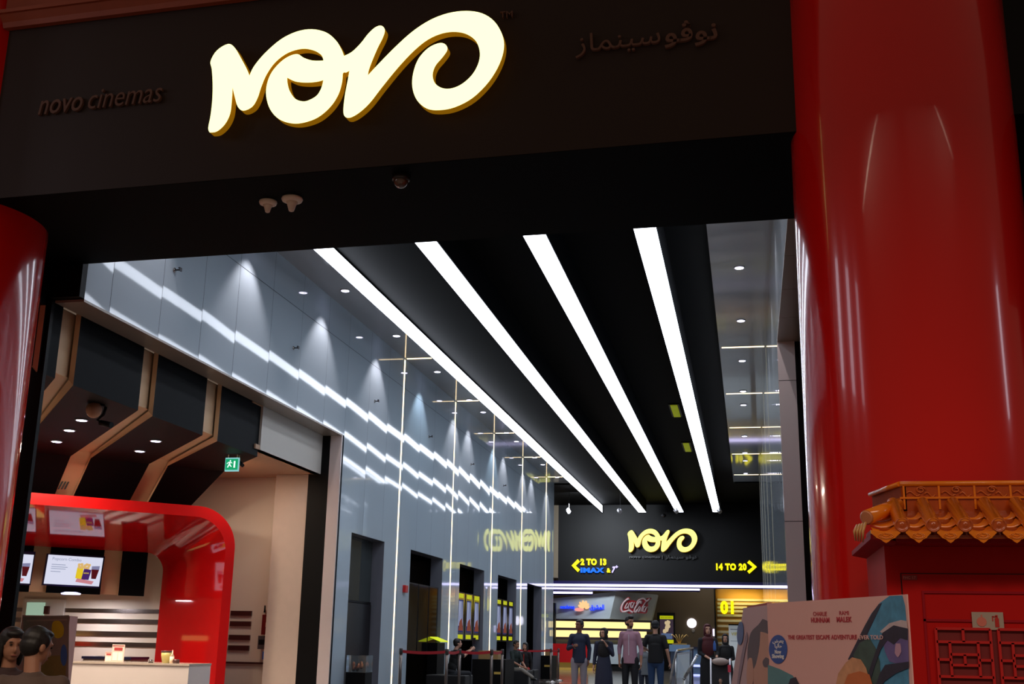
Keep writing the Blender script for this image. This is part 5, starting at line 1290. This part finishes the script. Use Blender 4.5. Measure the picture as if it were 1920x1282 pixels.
    # --- trousers
    if trousers:
        g = MB(); tm = mat('cloth_%d_%d_%d' % trousers, trousers, rough=.8, var=.1, scale=9, bump=.12)
        e(g, P(0, .0, .95+dz), (.158*wide, .112, .09)); e(g, P(0, .005, .88+dz), (.155*wide, .115, .10))
        for k in (0, 1):
            kn, an = Lg[k]
            if shorts: g.cap(hips[k], hips[k].lerp(kn, .85), .092*s, .076*s)
            else: g.cap(hips[k], kn, .092*s, .064*s); g.cap(kn, an+(kn-an)*.02, .064*s, .050*s)
        remesh(g.build('trousers' if not shorts else 'shorts', tm, t, True), vox*s)
    for k in (0, 1):
        an = Lg[k][1]; g = MB(); g.cap(an+V(0, .025, -.042)*s, an+V(0, -.13, -.052)*s, .040*s, .032*s); g.box((an.x/s-.035)*s, (an.x/s+.035)*s, an.y-.16*s, an.y+.06*s, an.z-.08*s, an.z-.065*s)
        remesh(g.build('shoe', mat('shoe_%d_%d_%d' % shoe, shoe, rough=.5), t, True), .007*s, 2)
    return t
def at_ground(px, Y, z=1.3):
    q = at(px, 1200, Y); return Vector((q.x, Y, 0))

person(at_ground(1086, 24.2), .18, 1.70, 'person in a dark navy shirt and grey trousers, one hand raised, walking out', (34, 42, 66), (150, 142, 150), 2, 'short', -.75,
       arms=[((-.25, .05, 1.15), (-.14, -.22, 1.20)), ((.24, .05, 1.15), (.22, .0, .92))], sleeve=.95, hem=.86)
person(at_ground(1132, 23.6), .1, 1.53, 'person in a long dark blue tunic and black headscarf, hand held to the chin', (38, 42, 62), (16, 14, 16), 1, 'scarf', -.55, scarf=(18, 16, 18), dress=.45, sleeve=.85,
       arms=[((-.22, .03, 1.12), (-.25, -.02, .88)), ((.22, -.02, 1.16), (.05, -.17, 1.40))], drop=.25)
person(at_ground(1181, 23.8), -.12, 1.77, 'person in a dusty pink button shirt and black trousers, looking to the right', (168, 126, 142), (22, 24, 30), 0, 'quiff', .85, beard=True,
       arms=[((-.24, .03, 1.14), (-.22, -.05, .88)), ((.24, .03, 1.13), (.25, -.04, .86))], sleeve=.72, hem=.84, collar=(205, 190, 200))
person(at_ground(1208, 26.0), PI+.15, 1.28, 'child in a grey t-shirt and dark shorts walking inward with the adult in black', (110, 116, 120), (36, 42, 58), 0, 'short', .2, shorts=True, sleeve=.4, hem=.80, shoe=(120, 80, 80),
       arms=[((-.22, .0, 1.14), (-.24, -.05, .88)), ((.22, 0, 1.14), (.26, -.05, .90))])
person(at_ground(1229, 24.6), PI-.1, 1.71, 'person in a black t-shirt, dark cap and blue jeans, seen from behind', (16, 16, 18), (44, 72, 110), 1, 'cap', .15, sleeve=.42, hem=.88, wide=1.12, shoe=(60, 60, 66),
       arms=[((-.27, .02, 1.14), (-.31, -.06, .90)), ((.28, .03, 1.20), (.20, -.22, 1.12))])
person(at_ground(1327, 25.0), .12, 1.66, 'person in a maroon headscarf and black dress, holding the stroller handle', (20, 20, 24), (14, 14, 16), 1, 'scarf', .1, scarf=(74, 14, 20), dress=.12, sleeve=.75, drop=.3,
       arms=[((-.20, .02, 1.14), (.02, -.24, 1.02)), ((.22, -.02, 1.16), (.17, -.26, 1.02))])
person(at_ground(1360, 26.2), .0, 1.48, 'person in black headscarf and black gown, arms folded, right behind the stroller', (16, 15, 17), (12, 12, 13), 1, 'scarf', 0, scarf=(13, 12, 13), dress=.10, sleeve=.85, drop=.25,
       arms=[((-.21, .0, 1.14), (.02, -.17, 1.12)), ((.21, 0, 1.14), (.0, -.18, 1.10))])
# stroller
q = at_ground(1349, 24.2)
t = thing('stroller', q, 'child stroller with white frame and dark seat, in front of the two scarfed people', 'stroller')
WF = mat('stroller_white', (225, 225, 232), rough=.3)
for k, sx in enumerate((-.19, .19)):
    MB().tube([q+V(sx, .25, .98), q+V(sx, .10, .75), q+V(sx, -.05, .45), q+V(sx, -.25, .12)], .018, 10).build('side_frame', WF, t)
    MB().tube([q+V(sx, .05, .6), q+V(sx, .35, .1)], .015, 10).build('rear_strut', WF, t)
    for yy in (-.27, .36):
        MB().lathe([(.02, -.02), (.075, -.018), (.08, 0), (.075, .018), (.02, .02)], q+V(sx, yy, .085), 20, 'x').build('wheel', BLACK, t)
MB().tube([q+V(-.19, .25, .98), q+V(.19, .25, .98)], .02, 10).build('handle', BLACK, t)
MB().slab([q+V(-.17, -.12, .42), q+V(.17, -.12, .42), q+V(.17, .12, .42), q+V(-.17, .12, .42)], (0, 0, .05)).slab([q+V(-.17, .10, .42), q+V(.17, .10, .42), q+V(.17, .2, .86), q+V(-.17, .2, .86)], (0, .03, 0)).build('seat', mat('stroller_fabric', (36, 34, 36), rough=.8), t)
MB().ell(q+V(0, .16, .92), (.165, .10, .075), 18, 10).build('canopy', mat('canopy_beige', (176, 158, 148), rough=.8), t)
MB().box(q.x+.15, q.x+.21, q.y-.02, q.y+.06, .72, .86).build('side_pouch', mat('pouch_pink', (210, 60, 80), rough=.7), t)
person(q+V(0, .02, .0), 0, .80, 'small child in a pale top sitting in the stroller', (190, 170, 160), (60, 44, 42), 1, 'short', 0, seated=True, cat='child', name='person', shoe=(190, 90, 80), sleeve=.4)
tag(MB().lathe([(.03, 0), (.032, .04), (.03, .14), (.012, .18), (.012, .2)], at(1340, 1220, 24.6), 14).build('water_bottle', mat('bottle_blue', (60, 100, 170), rough=.1)), 'blue water bottle held over the stroller handle', 'bottle')
# seated people by the left wall, on black block seats
def seat(px, Y, w_, d_, h, label):
    q = at_ground(px, Y); o = bevel(MB().box(q.x-w_/2, q.x+w_/2, Y-d_/2, Y+d_/2, 0, h).build('block_seat', mat('seat_black', (15, 15, 17), rough=.6)), .03, 3); tag(o, label, 'seat', 'black block seats')
seat(845, 27.2, .95, .8, .46, 'black block seat under the person taking a picture')
person(at_ground(846, 27.1)+V(0, .05, 0), PI-.9, 1.72, 'person in a black t-shirt sitting and holding up a phone behind the barrier', (14, 14, 16), (20, 22, 28), 1, 'short', -.1, -.1, seated=True, lean=.22, sleeve=.45, wide=1.15,
       arms=[((-.2, -.15, 1.36), (-.06, -.38, 1.58)), ((.2, -.15, 1.34), (.07, -.38, 1.56))])
q = at_ground(846, 27.1)+Vector((.46, .41, 1.24))
tag(bevel(MB().box(q.x-.04, q.x+.04, q.y-.01, q.y+.0, q.z-.075, q.z+.075).build('phone', mat('phone_dark', (40, 30, 44), rough=.2)), .006), 'phone held up by the seated person in black', 'phone')
seat(960, 33.0, 1.1, .8, .47, 'black block seat under the person in dark green')
person(at_ground(962, 32.9)+V(0, .05, 0), 1.05, 1.70, 'person in a dark green top and grey trousers sitting on a black block seat', (26, 38, 34), (128, 122, 112), 0, 'short', .1, .1, seated=True, lean=.15, sleeve=.5,
       arms=[((-.22, -.14, 1.16), (-.06, -.40, 1.06)), ((.22, -.14, 1.16), (.10, -.40, 1.04))], legs=[((-.1, -.44, .50), (-.02, -.78, .30)), ((.1, -.42, .50), (.1, -.55, .08))])
seat(985, 34.2, .7, .7, .47, 'black block seat under the person in red and black')
person(at_ground(985, 34.1), -.2, 1.62, 'person in a black jacket over a red top sitting behind the one in green', (18, 16, 18), (190, 40, 30), 1, 'long', 0, .05, seated=True, collar=(190, 44, 30))
# near left: two seated people
q = at_ground(66, 6.25)
tag(bevel(MB().box(-3.35, -2.3, 5.9, 6.35, .0, .42).build('bench', mat('bench_dark', (40, 34, 32), rough=.5)), .02), 'low dark bench under the person with back turned at the lower left', 'bench')
hx = at(60, 1200, 6.3)
person(V(hx.x+.11, 6.15, 0), PI+.35, 1.64, 'person with short black hair and grey brown shirt, back turned, at the lower left', (92, 74, 66), (40, 40, 46), 0, 'short', -.75, .25, seated=True, lean=.15, sleeve=.5, vox=.007, wide=1.1)
hx = at(12, 1215, 6.6)
tag(bevel(MB().box(hx.x-.6, hx.x+.05, 6.85, 7.3, .0, .42).build('bench', MATS['bench_dark']), .02), 'second low dark bench, under the person with glasses at the left edge', 'bench')
person(V(hx.x-.24, 7.0, 0), .8, 1.63, 'person with black hair pulled back and glasses, cut by the left edge', (60, 40, 40), (30, 30, 34), 0, 'long', .1, .15, seated=True, sleeve=.5, vox=.007)
